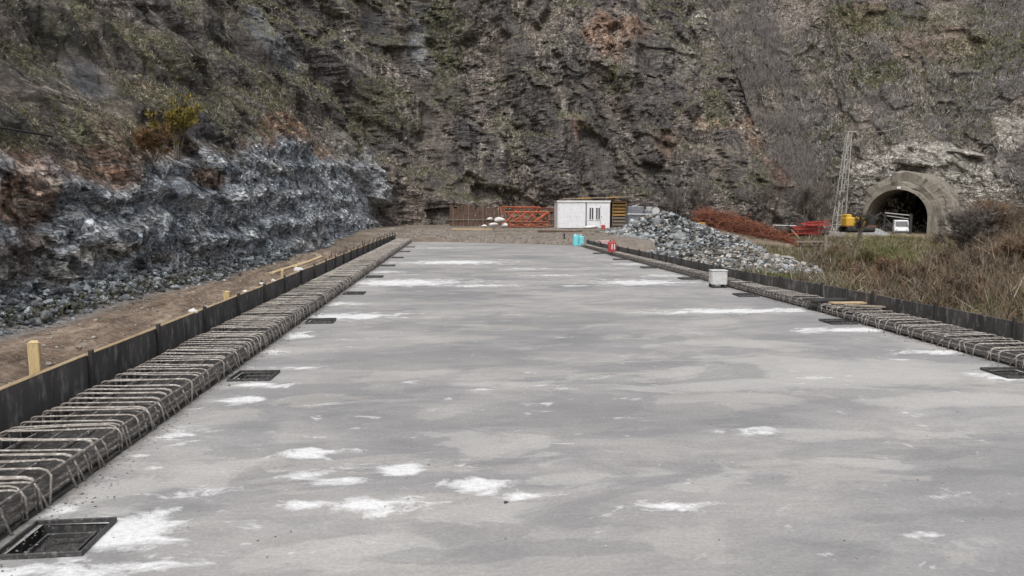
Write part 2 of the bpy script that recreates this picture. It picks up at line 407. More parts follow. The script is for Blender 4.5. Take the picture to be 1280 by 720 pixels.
# ------------------------------------------------------------------ terrain
def gz(x, y):
    x = np.asarray(x, float); y = np.asarray(y, float)
    dk = sst(-5.1, -4.5, x)*(1-sst(9.3, 10.2, x))*(1-sst(50, 52, y-(-.9*(x-2.5)*.7)*0))
    left = -.42 + .05*np.sin((x+5)*4.2)*(1-sst(-7.4, -7, -x)*0) + .12*fbm(x*.9, y*.3, 3) + .35*sst(-7.0, -8.6, x)
    right = -.75+.35*fbm(x*.15, y*.15, 9)+.14*fbm(x*.7, y*.7, 10)-.5*sst(45, 95, y)+.9*np.exp(-((x-15)/4.)**2)*sst(16, 30, y)*(1-sst(34, 52, y))*.35
    z = np.where(x < 2, left, right)
    far = .25+.35*sst(53, 63, y)+.08*fbm(x*.5, y*.5, 5)
    rt = x/np.maximum(y, 5)
    z = z+1.3*sst(.66, .80, rt)*(1-sst(1.6, 3, rt))*sst(12, 26, y)*(1-sst(60, 85, y))*(x > 8)
    t = sst(47, 54, y)*(1-sst(14, 30, x))
    z = z*(1-t)+far*t
    z = z*(1-dk)+(-2.2)*dk
    z = np.where((y > 54.) , z, z)
    return z
xs = np.concatenate([np.linspace(-900, -40, 20), np.arange(-38, -12, 1.), np.arange(-12, -4.2, .09), np.arange(-4.2, 9.4, .6), np.arange(9.4, 24, .16), np.arange(24, 80, .5), np.arange(80, 160, 4), np.linspace(170, 1000, 20)])
ys = np.concatenate([np.linspace(-400, -20, 12), np.arange(-18, 5, 1.), np.arange(5, 34, .14), np.arange(34, 66, .25), np.arange(66, 130, .8), np.linspace(132, 1500, 30)])
X, Y = np.meshgrid(xs, ys); Z = gz(X, Y)
nx, ny = len(xs), len(ys)
def gridfaces(nr, nc):
    i = np.arange(nr*nc).reshape(nr, nc)
    return np.stack([i[:-1, :-1], i[:-1, 1:], i[1:, 1:], i[1:, :-1]], -1).reshape(-1, 4)
mud = (1-sst(-4.2, -3.6, X))*sst(-8.9, -8.1, X)*(1-sst(44, 52, Y))
grav = np.maximum((1-sst(-8.6, -8.0, X))*.8*(1-sst(50, 60, Y)), sst(9, 9.6, X)*(1-sst(12.5, 16, X+.08*(Y-24)*0))*sst(20, 26, Y)*(1-sst(50, 54, Y)))
grass = sst(9, 9.5, X)*(1-grav)*(1-sst(54, 62, Y)*(1-sst(20, 30, X)))
ground = np_mesh('ground', np.stack([X, Y, Z], -1).reshape(-1, 3), gridfaces(ny, nx), M['ground'],
                 {'mA': np.stack([mud, grav, grass], -1).reshape(-1, 3)}, smooth=True)
tag(ground, kind='structure')

# ------------------------------------------------------------------ cliffs
def resample(path, wf):
    P = np.array(path, float)
    t = np.linspace(0, len(P)-1, 4000); i = np.clip(t.astype(int), 0, len(P)-2); f = (t-i)[:, None]
    P0 = P[np.maximum(i-1, 0)]; P1 = P[i]; P2 = P[i+1]; P3 = P[np.minimum(i+2, len(P)-1)]
    Q = .5*((2*P1)+(-P0+P2)*f+(2*P0-5*P1+4*P2-P3)*f**2+(-P0+3*P1-3*P2+P3)*f**3)
    d = np.hypot(*np.diff(Q[:, :2], axis=0).T); s = np.concatenate([[0], np.cumsum(d)])
    w = np.concatenate([[0], np.cumsum(d/np.clip(np.hypot(Q[1:, 0], Q[1:, 1]), 8, 200))])
    n = wf; tt = np.linspace(0, w[-1], n)
    sN = np.interp(tt, w, s); Q2 = np.stack([np.interp(sN, s, Q[:, k]) for k in range(Q.shape[1])], 1)
    T = np.gradient(Q2[:, :2], axis=0); T /= np.linalg.norm(T, axis=1, keepdims=True)
    Nn = np.stack([-T[:, 1], T[:, 0]], 1)
    # smooth normals so corners fan out
    k = 41; ker = np.hanning(k+2)[1:-1]; ker /= ker.sum()
    for _ in range(2):
        for c in range(2): Nn[:, c] = np.convolve(np.pad(Nn[:, c], k//2, 'edge'), ker, 'valid')
    Nn /= np.linalg.norm(Nn, axis=1, keepdims=True)
    return sN, Q2, Nn
def blobs(P, L, seed, warp=.35):
    out = np.zeros(len(P))
    w = np.stack([fbm(P[:, 0]*.5+P[:, 1]*.3, P[:, 2]*.6, seed), fbm(P[:, 1]*.5, P[:, 2]*.5+P[:, 0]*.2, seed+5), fbm(P[:, 0]*.4-P[:, 1]*.35, P[:, 2]*.7, seed+9)], 1)
    for c, r, a in L:
        d = np.sqrt((((P-np.array(c))/np.array(r))**2).sum(1))+w[:, 0]*warp*1.6
        out = np.maximum(out, a*(1-sst(.65, 1.1, d)))
    return out

# path columns: x, y, foot z, slope (setback per metre) low, slope high, top height, hb (height of the fresh cut)
A = [(-13, -14, -.5, .30, .7, 60, 3.2), (-10.9, -2, -.5, .28, .75, 60, 3.2), (-9.8, 8, -.4, .28, .80, 60, 3.3), (-9.0, 13, -.4, .28, .82, 60, 3.4), (-8.7, 20, -.4, .28, .85, 60, 3.8),
     (-8.5, 32, -.4, .28, .85, 60, 4.9), (-8.3, 46, -.2, .28, .80, 60, 6.2), (-7.8, 60, .3, .28, .62, 60, 6.4), (-7.2, 72, .5, .25, .50, 60, 5.), (-3, 81, .5, .22, .42, 60, 3.5),
     (4, 84, .5, .18, .38, 60, 3), (13, 84.5, .5, .15, .38, 55, 3), (22, 84, .4, .18, .42, 44, 3), (28, 83, .2, .2, .45, 31, 3), (33, 82, 0, .22, .5, 19.5, 3), (37, 81.5, -.2, .25, .55, 12.0, 3),
     (40.5, 81.5, -.4, .3, .6, 5.5, 2.5), (43, 84, -.8, .4, .7, 1.5, 2), (44, 92, -1.4, .5, .8, -2, 1)]
def cliff_mesh(name, path, nc, nr, hmax, seed, kind):
    s, Q, Nn = resample(path, nc)
    h = hmax*np.linspace(0, 1, nr)**1.45
    Sx, Hh = np.meshgrid(s, h); q = lambda k: np.tile(Q[:, k], (nr, 1))
    fx, fy, fz, k1, k2, top, hb = [q(k) for k in range(7)]
    nxn = np.tile(Nn[:, 0], (nr, 1)); nyn = np.tile(Nn[:, 1], (nr, 1))
    hb = hb+.9*fbm(Sx/5, Hh*0, seed+1)
    # setback with terraces
    up = np.clip(Hh-hb, 0, None)
    per = 3.4+1.2*fbm(Sx/14, Hh*0+3, seed+2)
    ph = (up+1.4*fbm(Sx/6, up/8, seed+3))/per
    fl = np.floor(ph); fr = ph-fl
    ter = (fl+sst(.40, 1.0, fr))*per
    mixt = .5
    sb = k1*np.minimum(Hh, hb)+.30*sst(-.2, .9, Hh-hb)+k2*(mixt*ter+(1-mixt)*up)
    # relief
    d = 1.5*fbm(Sx/10, Hh/10, seed+4, 3)*sst(0, 4, Hh+2)
    wx = Sx+.7*fbm(Sx/2.2, Hh/2.2, seed+5); wy = Hh+.5*fbm(Sx/2, Hh/2.5, seed+6)
    big, tl, e1 = cells((wx+.20*wy)/2.4, wy/6.4, seed+7)
    nf = .35+.65*sst(14, 45, np.hypot(fx, fy))
    bkm = sst(56, 72, fy)
    bg_ = (big-.5)*1.5+tl*1.6; d = d*nf+(blur(bg_, 9)*(1-bkm)+blur(bg_, 1)*bkm)*nf-.16*(1-sst(0, .09, e1))*nf
    c2, t2, e2 = cells(wx/.85+.25*wy, wy/1.5, seed+8)
    rough = sst(.25, .6, vn(Sx/4.5, Hh/5.5, seed+13))
    sm_ = (c2-.5)*.6+t2*.7; d = d+(blur(sm_, 3)*(1-bkm)+sm_*bkm)*(.35+.65*rough)*(.45+.55*nf)
    d = d+.24*fbm(Sx*1.6, Hh*2.4, seed+9, 5, .62)*(.35+.65*rough)
    # fresh cut: small angular blocks
    c3, t3, e3 = cells(wx/.50+.2*wy, wy/.20, seed+10)
    c4, t4, e4 = cells(wx/.9, wy/.55+.15*wx, seed+14)
    cut = (1-sst(-.5, .6, Hh-hb+.8*fbm(Sx/1.3, Hh/1.3, seed+22)))
    lay = vn(wx/9, wy/.55, seed+21)
    d = d*(1-.72*cut)+cut*((c3-.5)*.13+t3*.14+(c4-.5)*.16+t4*.12+(lay-.5)*.50)
    if kind == 'A':
        # vertical flutes in the back wall
        back = sst(60, 74, fy)
        bt = fbm((Sx+.55*Hh)/11, Hh/34, seed+23, 2)
        d = d+back*2.6*np.abs(bt)**.7*np.sign(bt)
        pl, tp, ep = cells((Sx+.35*Hh)/6.5, Hh/7.5, seed+24)
        d = d+back*blur((pl-.5)*2.2+tp*2.4, 1)
        d = d+back*1.7*(vn(wx/1.7, Hh/9, seed+15)-.5)
    sb2 = sb-d
    z = fz+Hh+.22*fbm(Sx*.8, Hh*.8, seed+11)
    over = np.clip(Hh-top-1.2*fbm(Sx/2.5, Hh*0, seed+12)-1.6*(vn(Sx/1.2, Hh*0, seed+31)-.5), 0, None)
    z = z-over*1.15
    Px = fx+nxn*sb2; Py = fy+nyn*sb2
    V = np.stack([Px, Py, z], -1)
    du = np.gradient(V, axis=1); dv = np.gradient(V, axis=0)
    n = np.cross(du, dv); n /= np.linalg.norm(n, axis=-1, keepdims=True)+1e-9
    n *= np.sign((n[..., 0]*-nxn+n[..., 1]*-nyn).mean()+1e-9)
    return dict(V=V.reshape(-1, 3), N=n.reshape(-1, 3), S=Sx.ravel(), Hh=Hh.ravel(), hb=hb.ravel(), big=big.ravel(), e1=e1.ravel(), rough=rough.ravel(), nr=nr, nc=nc, c2=c2.ravel(), cut=cut.ravel())
def up_smooth(cm, it=3):
    u = np.abs(cm['N'][:, 2]).reshape(cm['nr'], cm['nc'])
    for _ in range(it):
        u = (u+np.roll(u, 1, 0)+np.roll(u, -1, 0)+np.roll(u, 1, 1)+np.roll(u, -1, 1))/5
    return u.ravel()

class Surf:
    """finds the point of a rock face at a bearing, so that a stain can be centred on it"""
    def __init__(s, V):
        d = V-np.array([0, 0, H]); c = np.array(CM); l = d @ c
        ok = l[:, 2] < -4; s.V = V[ok][::3]; l = l[ok][::3]
        s.px = 640-F*l[:, 0]/l[:, 2]; s.py = 360+F*l[:, 1]/l[:, 2]; s.d = -l[:, 2]
    def __call__(s, px, py):
        e = np.hypot(s.px-px, s.py-py); m = np.where(e < max(5, e.min()+1))[0]
        return s.V[m[np.argmin(s.d[m])]]
    def blob(s, px, py, rx, ry, a=1.):
        c = s(px, py); r = np.zeros(3)
        for dx, dy in ((-rx, 0), (rx, 0), (0, ry), (0, -ry)): r = np.maximum(r, np.minimum(np.abs(s(px+dx, py+dy)-c), 6 if dx else 4))
        dd = np.linalg.norm(c-np.array([0, 0, H]))
        r = np.maximum(r, [rx*dd/F*.8, rx*dd/F*.8, ry*dd/F*.9])
        return (tuple(c), tuple(r*1.05), a)
def SB(sf, L): return [sf.blob(*q) for q in L]
cA = cliff_mesh('cliff', A, 1500, 540, 44, 100, 'A')
P = cA['V']; upA = up_smooth(cA)
sA = Surf(P)
far = sst(56, 70, P[:, 1])
blue = cA['cut']*(1-far)*(.55+.45*sst(9, 15, P[:, 1]))
blue = np.maximum(blue, cA['cut']*(1-sst(62, 76, P[:, 1])))
blue = blue*(1-.95*blobs(P, SB(sA, [(30, 250, 45, 42), (20, 330, 40, 26, .8), (55, 300, 26, 26, .8), (270, 222, 30, 16), (495, 250, 26, 40), (395, 300, 14, 12, .3)]), 300))
blue = np.clip(np.maximum(blue, .75*blobs(P, SB(sA, [(470, 225, 34, 34), (400, 215, 50, 26), (110, 110, 14, 12, .35), (345, 40, 30, 22, .5), (525, 50, 12, 60, .5)]), 301)), 0, 1)
warm = blobs(P, SB(sA, [(70, 205, 65, 24), (35, 250, 40, 30, .8), (25, 290, 30, 30, .6), (130, 218, 40, 16), (150, 190, 40, 14, .6), (380, 172, 52, 24), (340, 190, 30, 12, .8), (425, 200, 30, 14, .7), (190, 178, 30, 20, .7), (270, 222, 34, 12, .5),
     (758, 35, 20, 34, .8), (790, 28, 26, 18, .7), (765, 60, 18, 26, .5), (945, 160, 30, 16, .9), (965, 185, 26, 22, .6), (985, 210, 30, 26, .45), (830, 180, 16, 22, .4), (175, 108, 26, 10, .5), (10, 200, 30, 14, .8), (900, 150, 24, 10, .6), (728, 150, 8, 20, .5)]), 310)
green = np.clip(sst(.36, .62, upA)*(.25+.7*sst(.35, .65, vn(cA['S']/6, cA['Hh']/4, 41))), 0, 1)*(1-cA['cut']*.9)*.8
green = np.maximum(green, .9*blobs(P, SB(sA, [(40, 78, 50, 14), (120, 150, 80, 22), (20, 175, 26, 16), (330, 110, 70, 30), (170, 50, 60, 26), (480, 115, 50, 20), (545, 30, 22, 36), (560, 60, 26, 40), (470, 140, 60, 12), (900, 125, 16, 26), (770, 100, 26, 16), (640, 180, 26, 40, .5), (210, 120, 30, 20), (520, 150, 30, 26, .5), (560, 110, 26, 26, .7), (85, 30, 60, 20, .6), (260, 100, 30, 20, .6), (425, 220, 20, 20, .3)]), 320))
dark = sst(.66, .70, cA['big'])*(1-sst(.45, .7, upA))*(1-cA['cut'])*.7
dark = np.maximum(dark, blobs(P, SB(sA, [(345, 42, 34, 22), (470, 40, 24, 40), (528, 50, 14, 44, .95), (115, 105, 18, 16), (585, 150, 16, 34), (745, 170, 34, 30, .8), (730, 205, 40, 26, .6), (255, 155, 24, 22), (238, 235, 18, 34, .7), (290, 35, 18, 30, .7), (10, 140, 22, 16, .8), (50, 22, 20, 14, .6), (200, 15, 30, 12, .6), (640, 40, 20, 24, .5), (790, 110, 20, 18, .5), (480, 175, 30, 20, .6), (245, 30, 10, 50, .6), (720, 90, 14, 22, .7), (575, 200, 12, 30, .6)]), 330, .12))
streak = sst(.30, .36, cA['big'])*(1-sst(.50, .56, cA['big']))*(1-sst(.4, .65, upA))*(1-cA['cut'])
streak = np.maximum(streak, blobs(P, SB(sA, [(420, 60, 20, 62), (410, 15, 16, 20), (612, 185, 18, 26), (690, 60, 14, 26), (50, 58, 22, 18), (55, 100, 26, 14, .8), (275, 30, 26, 40, .8), (800, 25, 36, 26, .6), (270, 222, 28, 12, .9), (120, 10, 20, 14, .7)]), 340, .2))
streak = np.maximum(streak, .55*far*sst(.35, .6, vn(cA['S']/9, cA['Hh']/14, 45))*(1-green))
pale = blobs(P, SB(sA, [(874, 20, 9, 22, .8), (868, 60, 10, 22, .6), (886, 48, 8, 10, .7), (855, 75, 16, 22, .5), (712, 135, 8, 20, .7), (694, 78, 8, 14, .7), (150, 315, 46, 8, .85), (206, 318, 20, 8, .8), (75, 350, 24, 16, .7), (60, 380, 20, 12, .4), (432, 170, 12, 12, .8), (38, 258, 24, 6, .6), (600, 180, 4, 22, .8), (624, 180, 4, 22, .8), (945, 162, 24, 6, .6), (430, 40, 5, 50, .4), (575, 30, 14, 8, .4), (960, 190, 16, 8, .4), (260, 330, 20, 14, .4), (340, 215, 16, 10, .4)]), 350, .3)
greenA, darkA, streakA = green, dark, streak
cliff = np_mesh('cliff', P, gridfaces(cA['nr'], cA['nc']), M['cliff'], {'mA': np.stack([warm, blue, green], -1), 'mB': np.stack([dark, pale, streak], -1)})
tag(cliff, kind='structure')

B = [(30, 118, -1, .4, .7, 70, 3), (42, 116, -1.2, .4, .72, 70, 3), (52, 113, -1.4, .3, .75, 70, 5), (60, 109.5, -1.5, .12, .8, 70, 9), (68, 107.5, -1.5, .12, .8, 70, 10), (76, 104, -1.4, .15, .8, 70, 9),
     (82, 98, -1, .3, .8, 70, 5), (84, 86, -.6, .5, .9, 70, 3), (82, 70, -.6, .6, .9, 70, 3)]
cB = cliff_mesh('hillside', B, 620, 330, 60, 200, 'B')
P = cB['V']; upB = up_smooth(cB)
TC = at(1121, 262, 104); TC.z = 1.0            # tunnel centre
TAX = Vector((-.74, -.67, 0)).normalized(); TC = TC-TAX*4.4+Vector((0, 0, 0)); TSD = Vector((-TAX.y, TAX.x, 0))
sB = Surf(P)
pale = blobs(P, SB(sB, [(1110, 205, 50, 26, .8), (1190, 205, 44, 36, .95), (1225, 235, 30, 50, .8), (1150, 185, 60, 10, .8), (1262, 160, 10, 34, .8), (1085, 235, 22, 26, .7), (1190, 260, 30, 30, .7), (1150, 225, 40, 20, .7)]), 360, .3)*.9
green = np.clip(.35*vn(cB['S']/4, cB['Hh']/4, 88)+.75*blobs(P, SB(sB, [(1080, 25, 50, 30), (1100, 90, 30, 14), (1230, 60, 60, 24), (1040, 215, 20, 30, .6), (1180, 20, 60, 20, .6)]), 375), 0, 1)*(1-pale)
warm = blobs(P, SB(sB, [(1080, 22, 34, 22, .5), (1210, 280, 60, 18, .6), (1170, 50, 60, 20, .35), (1010, 240, 20, 40, .35), (1180, 55, 16, 8, .5)]), 370)
darkB = sst(.66, .72, cB['big'])*.7*(1-pale)
stB = sst(.30, .36, cB['big'])*(1-sst(.5, .56, cB['big']))*.4
rel = P-np.array(TC[:]); u_ = rel @ np.array(TSD[:]); a_ = rel @ np.array(TAX[:])
hole = (np.hypot(u_, P[:, 2]-TC.z) < 5.0) & (a_ > -26) & (a_ < 12)
FqB = gridfaces(cB['nr'], cB['nc']); FqB = FqB[~hole[FqB].any(1)]
hillside = np_mesh('hillside', P, FqB, M['cliff'], {'mA': np.stack([warm, np.zeros(len(P)), green], -1), 'mB': np.stack([darkB, pale, stB], -1)})
tag(hillside, kind='structure')

# ------------------------------------------------------------------ plants on the cliffs
def cliff_plants(name, cm, up, n, seed, wt, label, size=(.12, .42), kinds=(.5, .5), gm=None):
    w = wt.copy(); w[np.hypot(cm['V'][:, 0], cm['V'][:, 1]) < 1] = 0
    # weight by cell area so near columns are not over planted
    V = cm['V'].reshape(cm['nr'], cm['nc'], 3)
    ar = np.linalg.norm(np.gradient(V, axis=1), axis=-1)*np.linalg.norm(np.gradient(V, axis=0), axis=-1)
    dist = np.linalg.norm(cm['V']-np.array([0, 0, H]), axis=1)
    w = w*ar.ravel()/dist
    vis = (cm['V'][:, 2]-H)/np.maximum(cm['V'][:, 1], 3) < .36
    w = w*(vis & (cm['V'][:, 1] > 4)); w /= w.sum()
    idx = rng.choice(len(w), n, p=w)
    NB = 8
    base = cm['V'][idx]+rng.normal(size=(n, 3))*.06; nn = cm['N'][idx]
    dd = dist[idx]; L0 = rng.uniform(size[0], size[1], n)*np.clip(dd/55, .45, 1.5)
    twig = rng.random(n) < (kinds[0] if gm is None else 1-.85*gm[idx])
    gcols = np.array([(.07, .076, .038), (.12, .12, .065), (.17, .16, .10), (.055, .06, .038), (.23, .21, .145)])
    tcols = np.array([(.10, .088, .08), (.26, .24, .225), (.50, .48, .45), (.06, .054, .05), (.20, .16, .135)])
    tint = np.where(twig[:, None], tcols[rng.integers(0, 5, n)], gcols[rng.integers(0, 5, n)])*rng.uniform(.9, 1.6, (n, 1))
    Pp = np.repeat(base, NB, 0)+rng.normal(size=(n*NB, 3))*np.repeat(L0, NB)[:, None]*.35
    D = rng.normal(size=(n*NB, 3))*.7+np.array([0, 0, .9])-0*0
    D += np.repeat(nn, NB, 0)*.4
    LL = np.repeat(L0, NB)*rng.uniform(.5, 1.3, n*NB)
    WW = LL*np.where(np.repeat(twig, NB), .07, .17)
    Vv, Ff, T = blades(Pp, D, LL, WW, np.repeat(tint, NB, 0)*rng.uniform(.8, 1.2, (n*NB, 1)))
    o = np_mesh(name, Vv, Ff, M['scrub'], {'tint': T})
    return tag(o, label, 'plants', kind='stuff')
wA = (1-cA['cut'])*(.05+1.0*sst(.35, .6, upA)*(.2+.8*greenA)+1.3*greenA+.7*sst(.55, .7, vn(cA['S']/5, cA['Hh']/5, 77)))*(1-.8*darkA)*(1-.7*streakA)
cliff_plants('cliff_scrub', cA, upA, 52000, 1, wA, 'patchy grass, moss and bare scrub clinging to ledges of the quarried cliff', (.07, .26), (.55, .5), greenA)
wB = (1-pale)**2*(.5+1.*sst(.2, .6, upB)+1.*sst(.4, .7, vn(cB['S']/6, cB['Hh']/5, 78)))
cliff_plants('hillside_scrub', cB, upB, 40000, 2, wB, 'dense leafless scrub covering the slope above the tunnel', (.16, .5), (.80, .28), green)

# ------------------------------------------------------------------ bridge deck
RX = lambda y: 7.93-.33*float(sst(14, 40, y))*1.0         # inner edge of right kerb cage
RWF = lambda y: 8.95-.65*sst(12, 24, y)-.35*sst(26, 42, y)
RW = lambda y: float(RWF(y))             # right formwork
xs = np.arange(-4.2, 9.01, .05); ys = np.concatenate([np.arange(-6, 2, .4), np.arange(2, 54, .05)])
X, Y = np.meshgrid(xs, ys)
yend = lambda x: 53.2-.73*(x+3.1)                         # skewed end
x2 = np.where(X > 7.2, 7.2+(X-7.2)*((RW(0)-.02-.72*0-7.2)/(9.0-7.2)), X)
X = x2
rw = RWF(Y); X = np.where(X > 7.0, 7.0+(X-7.0)*(rw-7.0)/(8.95-7.0), X)
ye = yend(X); Y = np.where(Y > 40, 40+(Y-40)*(ye-40)/(53.95-40), Y)
Z = .012*fbm(X*.4, Y*.4, 60)+.004*fbm(X*3, Y*3, 61)
def slab_blobs(L):
    o = np.zeros(X.shape)
    for (px, py, w, h, a) in L:
        c = gr(px, py); d = c.y; rx = 1.15*w*d/F; ry = max(h*d*d/(F*H), .05)
        o = np.maximum(o, a*np.exp(-(((X-c.x)/rx)**2+((Y-c.y)/ry)**2)**.9))
    return o
white = slab_blobs([(150, 668, 62, 30, 1.0), (60, 640, 40, 14, .7), (90, 712, 110, 10, .75), (245, 690, 45, 14, .5), (470, 632, 46, 12, .85), (385, 568, 40, 9, .85), (372, 594, 36, 8, .75), (440, 600, 40, 7, .7), (505, 588, 52, 9, .75), (600, 606, 40, 11, .8),
    (665, 620, 36, 6, .7), (372, 632, 48, 7, .75), (845, 634, 48, 9, .65), (940, 538, 30, 6, .65), (300, 500, 32, 6, .7), (213, 545, 24, 4, .65), (322, 482, 36, 4, .75), (178, 570, 16, 4, .6), (195, 586, 16, 3, .6), (235, 512, 16, 4, .5),
    (570, 328, 60, 2.6, .85), (505, 353, 75, 4.5, .85), (600, 357, 50, 2, .7), (718, 357, 16, 1.6, .6), (800, 353, 60, 4, .8), (435, 395, 66, 4.5, .85), (360, 420, 36, 5, .7), (335, 440, 24, 4, .6), (915, 389, 90, 3.5, .9), (850, 391, 60, 2.4, .6),
    (1062, 412, 75, 3.5, .85), (1170, 440, 60, 4, .7), (1255, 470, 40, 6, .8), (700, 344, 60, 1.2, .55), (660, 336, 40, 1.2, .5), (480, 340, 24, 2, .7), (1150, 668, 36, 7, .5), (1205, 636, 14, 3, .5), (605, 487, 16, 2.2, .5), (800, 498, 26, 2.5, .45),
    (515, 478, 14, 2.2, .5), (700, 486, 16, 2, .5), (380, 460, 30, 3, .5), (560, 500, 18, 2.4, .4), (650, 302.5, 90, .8, .9), (545, 310, 50, 1, .5), (790, 330, 30, 2, .6), (830, 345, 30, 2, .6), (420, 380, 36, 3, .6), (990, 388, 40, 4, .7), (1095, 568, 30, 8, .25), (230, 620, 60, 20, .25)])
for k in range(110):
    qx, qy = random.uniform(150, 1280), 310+390*random.random()**1.3; sc_ = (qy-262)/200
    if abs(qx-640) < 700: white = np.maximum(white, slab_blobs([(qx, qy, random.uniform(8, 46)*sc_**.5, random.uniform(1, 4)*sc_, random.uniform(.12, .36))]))
light = slab_blobs([(1030, 465, 210, 20, 1.0), (620, 555, 70, 20, .8), (1180, 500, 120, 12, .6), (880, 480, 70, 10, .8), (1100, 540, 150, 12, .5), (450, 690, 110, 24, .7), (620, 640, 80, 18, .5), (900, 600, 160, 22, .45), (130, 620, 60, 30, .6), (1080, 580, 160, 12, .5), (660, 480, 160, 5, .35), (900, 430, 200, 8, .4), (600, 400, 120, 6, .4), (1200, 680, 90, 24, .4), (700, 600, 200, 8, .4), (250, 600, 60, 40, .4)])
damp = slab_blobs([(760, 520, 170, 26, 1), (560, 450, 120, 14, .8), (1150, 565, 120, 12, .7), (330, 560, 80, 14, .5), (800, 600, 120, 10, .6), (700, 400, 160, 10, .7), (1000, 420, 120, 5, .6), (650, 690, 200, 18, .6), (1150, 645, 140, 14, .7), (480, 520, 60, 16, .7), (560, 370, 120, 5, .6), (820, 455, 100, 6, .7), (640, 320, 90, 3, .5)])
edge = np.maximum(1-sst(-3.12, -2.88, X), sst(-.16, .1, X-(7.93-.33*sst(14, 40, Y))))
edge = np.maximum(edge, sst(-1.0, -.1, Y-(yend(X)))*.6)
dsp = 4.95
pos = []
for k in range(9):
    y = 5.05+k*dsp; pos.append((-2.72, y, 'left', k))
for k in range(1, 8):
    y = 4.75+k*4.66; pos.append((RX(y)-.33, y, 'right', k))
nr_, nc_ = X.shape
fq_ = gridfaces(nr_, nc_); Xf = X.ravel(); Yf = Y.ravel(); hm = np.zeros(len(fq_), bool)
cx_ = Xf[fq_].mean(1); cy_ = Yf[fq_].mean(1)
for x, y, sd_, k_ in pos: hm |= (np.abs(cx_-x) < .245) & (np.abs(cy_-y) < .245)
fq_ = fq_[~hm]
topV = np.stack([X, Y, Z], -1).reshape(-1, 3)
deck = np_mesh('bridge_deck', topV, fq_, M['slab'], {'mA': np.stack([white, light, edge], -1).reshape(-1, 3), 'mB': np.stack([damp, damp, damp], -1).reshape(-1, 3)}, smooth=True)
tag(deck, kind='structure')
u = MB(); yl = yend(-4.2); yr = yend(8.2)
u.add([(-4.22, -6, -.19), (8.97, -6, -.19), (8.2, yr, -.19), (-4.22, yl, -.19), (-4.22, -6, -.9), (8.97, -6, -.9), (8.2, yr, -.9), (-4.22, yl, -.9)],
      [(0, 1, 2, 3), (7, 6, 5, 4), (0, 4, 5, 1), (1, 5, 6, 2), (2, 6, 7, 3), (3, 7, 4, 0)])
tag(u.build('deck_underside', 'conc'), kind='structure')
# dark rough strip of concrete under the cages
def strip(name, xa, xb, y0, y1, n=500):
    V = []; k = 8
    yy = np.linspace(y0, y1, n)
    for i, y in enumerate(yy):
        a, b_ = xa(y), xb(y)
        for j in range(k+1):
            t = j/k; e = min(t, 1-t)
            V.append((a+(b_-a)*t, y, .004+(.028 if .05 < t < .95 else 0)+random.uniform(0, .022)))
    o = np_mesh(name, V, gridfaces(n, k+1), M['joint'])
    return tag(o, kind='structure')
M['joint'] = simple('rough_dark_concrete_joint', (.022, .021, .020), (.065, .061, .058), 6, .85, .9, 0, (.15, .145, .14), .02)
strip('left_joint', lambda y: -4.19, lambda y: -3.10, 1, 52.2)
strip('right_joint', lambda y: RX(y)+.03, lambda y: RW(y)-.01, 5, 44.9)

# ------------------------------------------------------------------ kerb reinforcement cages
def bar_path(w, h, j, lean):
    """from outer foot, up, across and down the inner face; x runs inward"""
    p = [(0, 0, .01), (0, 0, h-.05), (.015, 0, h-.012), (.05, j*.2, h)]
    h2 = h+random.uniform(-.02, .025); q = random.uniform(-.04, .02)
    p += [(w*.5, j*.6, h2+random.uniform(-.008, .006)), (w-.08+q, j, h2), (w-.025+q, j, h2-.014), (w+.005+q, j, h2-.055), (w+lean, j+random.uniform(-.06, .06), .0)]
    return p
def make_variants(w, side, h=.245):
    out = []
    for k in range(12):
        mb = MB(); j = random.uniform(-.05, .05)
        mb.tube([(p[0]*side, p[1], p[2]) for p in bar_path(w, h+random.uniform(-.012, .012), j, random.uniform(.0, .06))], .0098, 6)
        if k % 2 == 0:   # doubled bar tied alongside
            mb.tube([(p[0]*side, p[1]+.03, p[2]-.004) for p in bar_path(w-.02, h, j+random.uniform(-.02, .03), random.uniform(0, .05))], .0088, 5)
        out.append(mb)
    return out
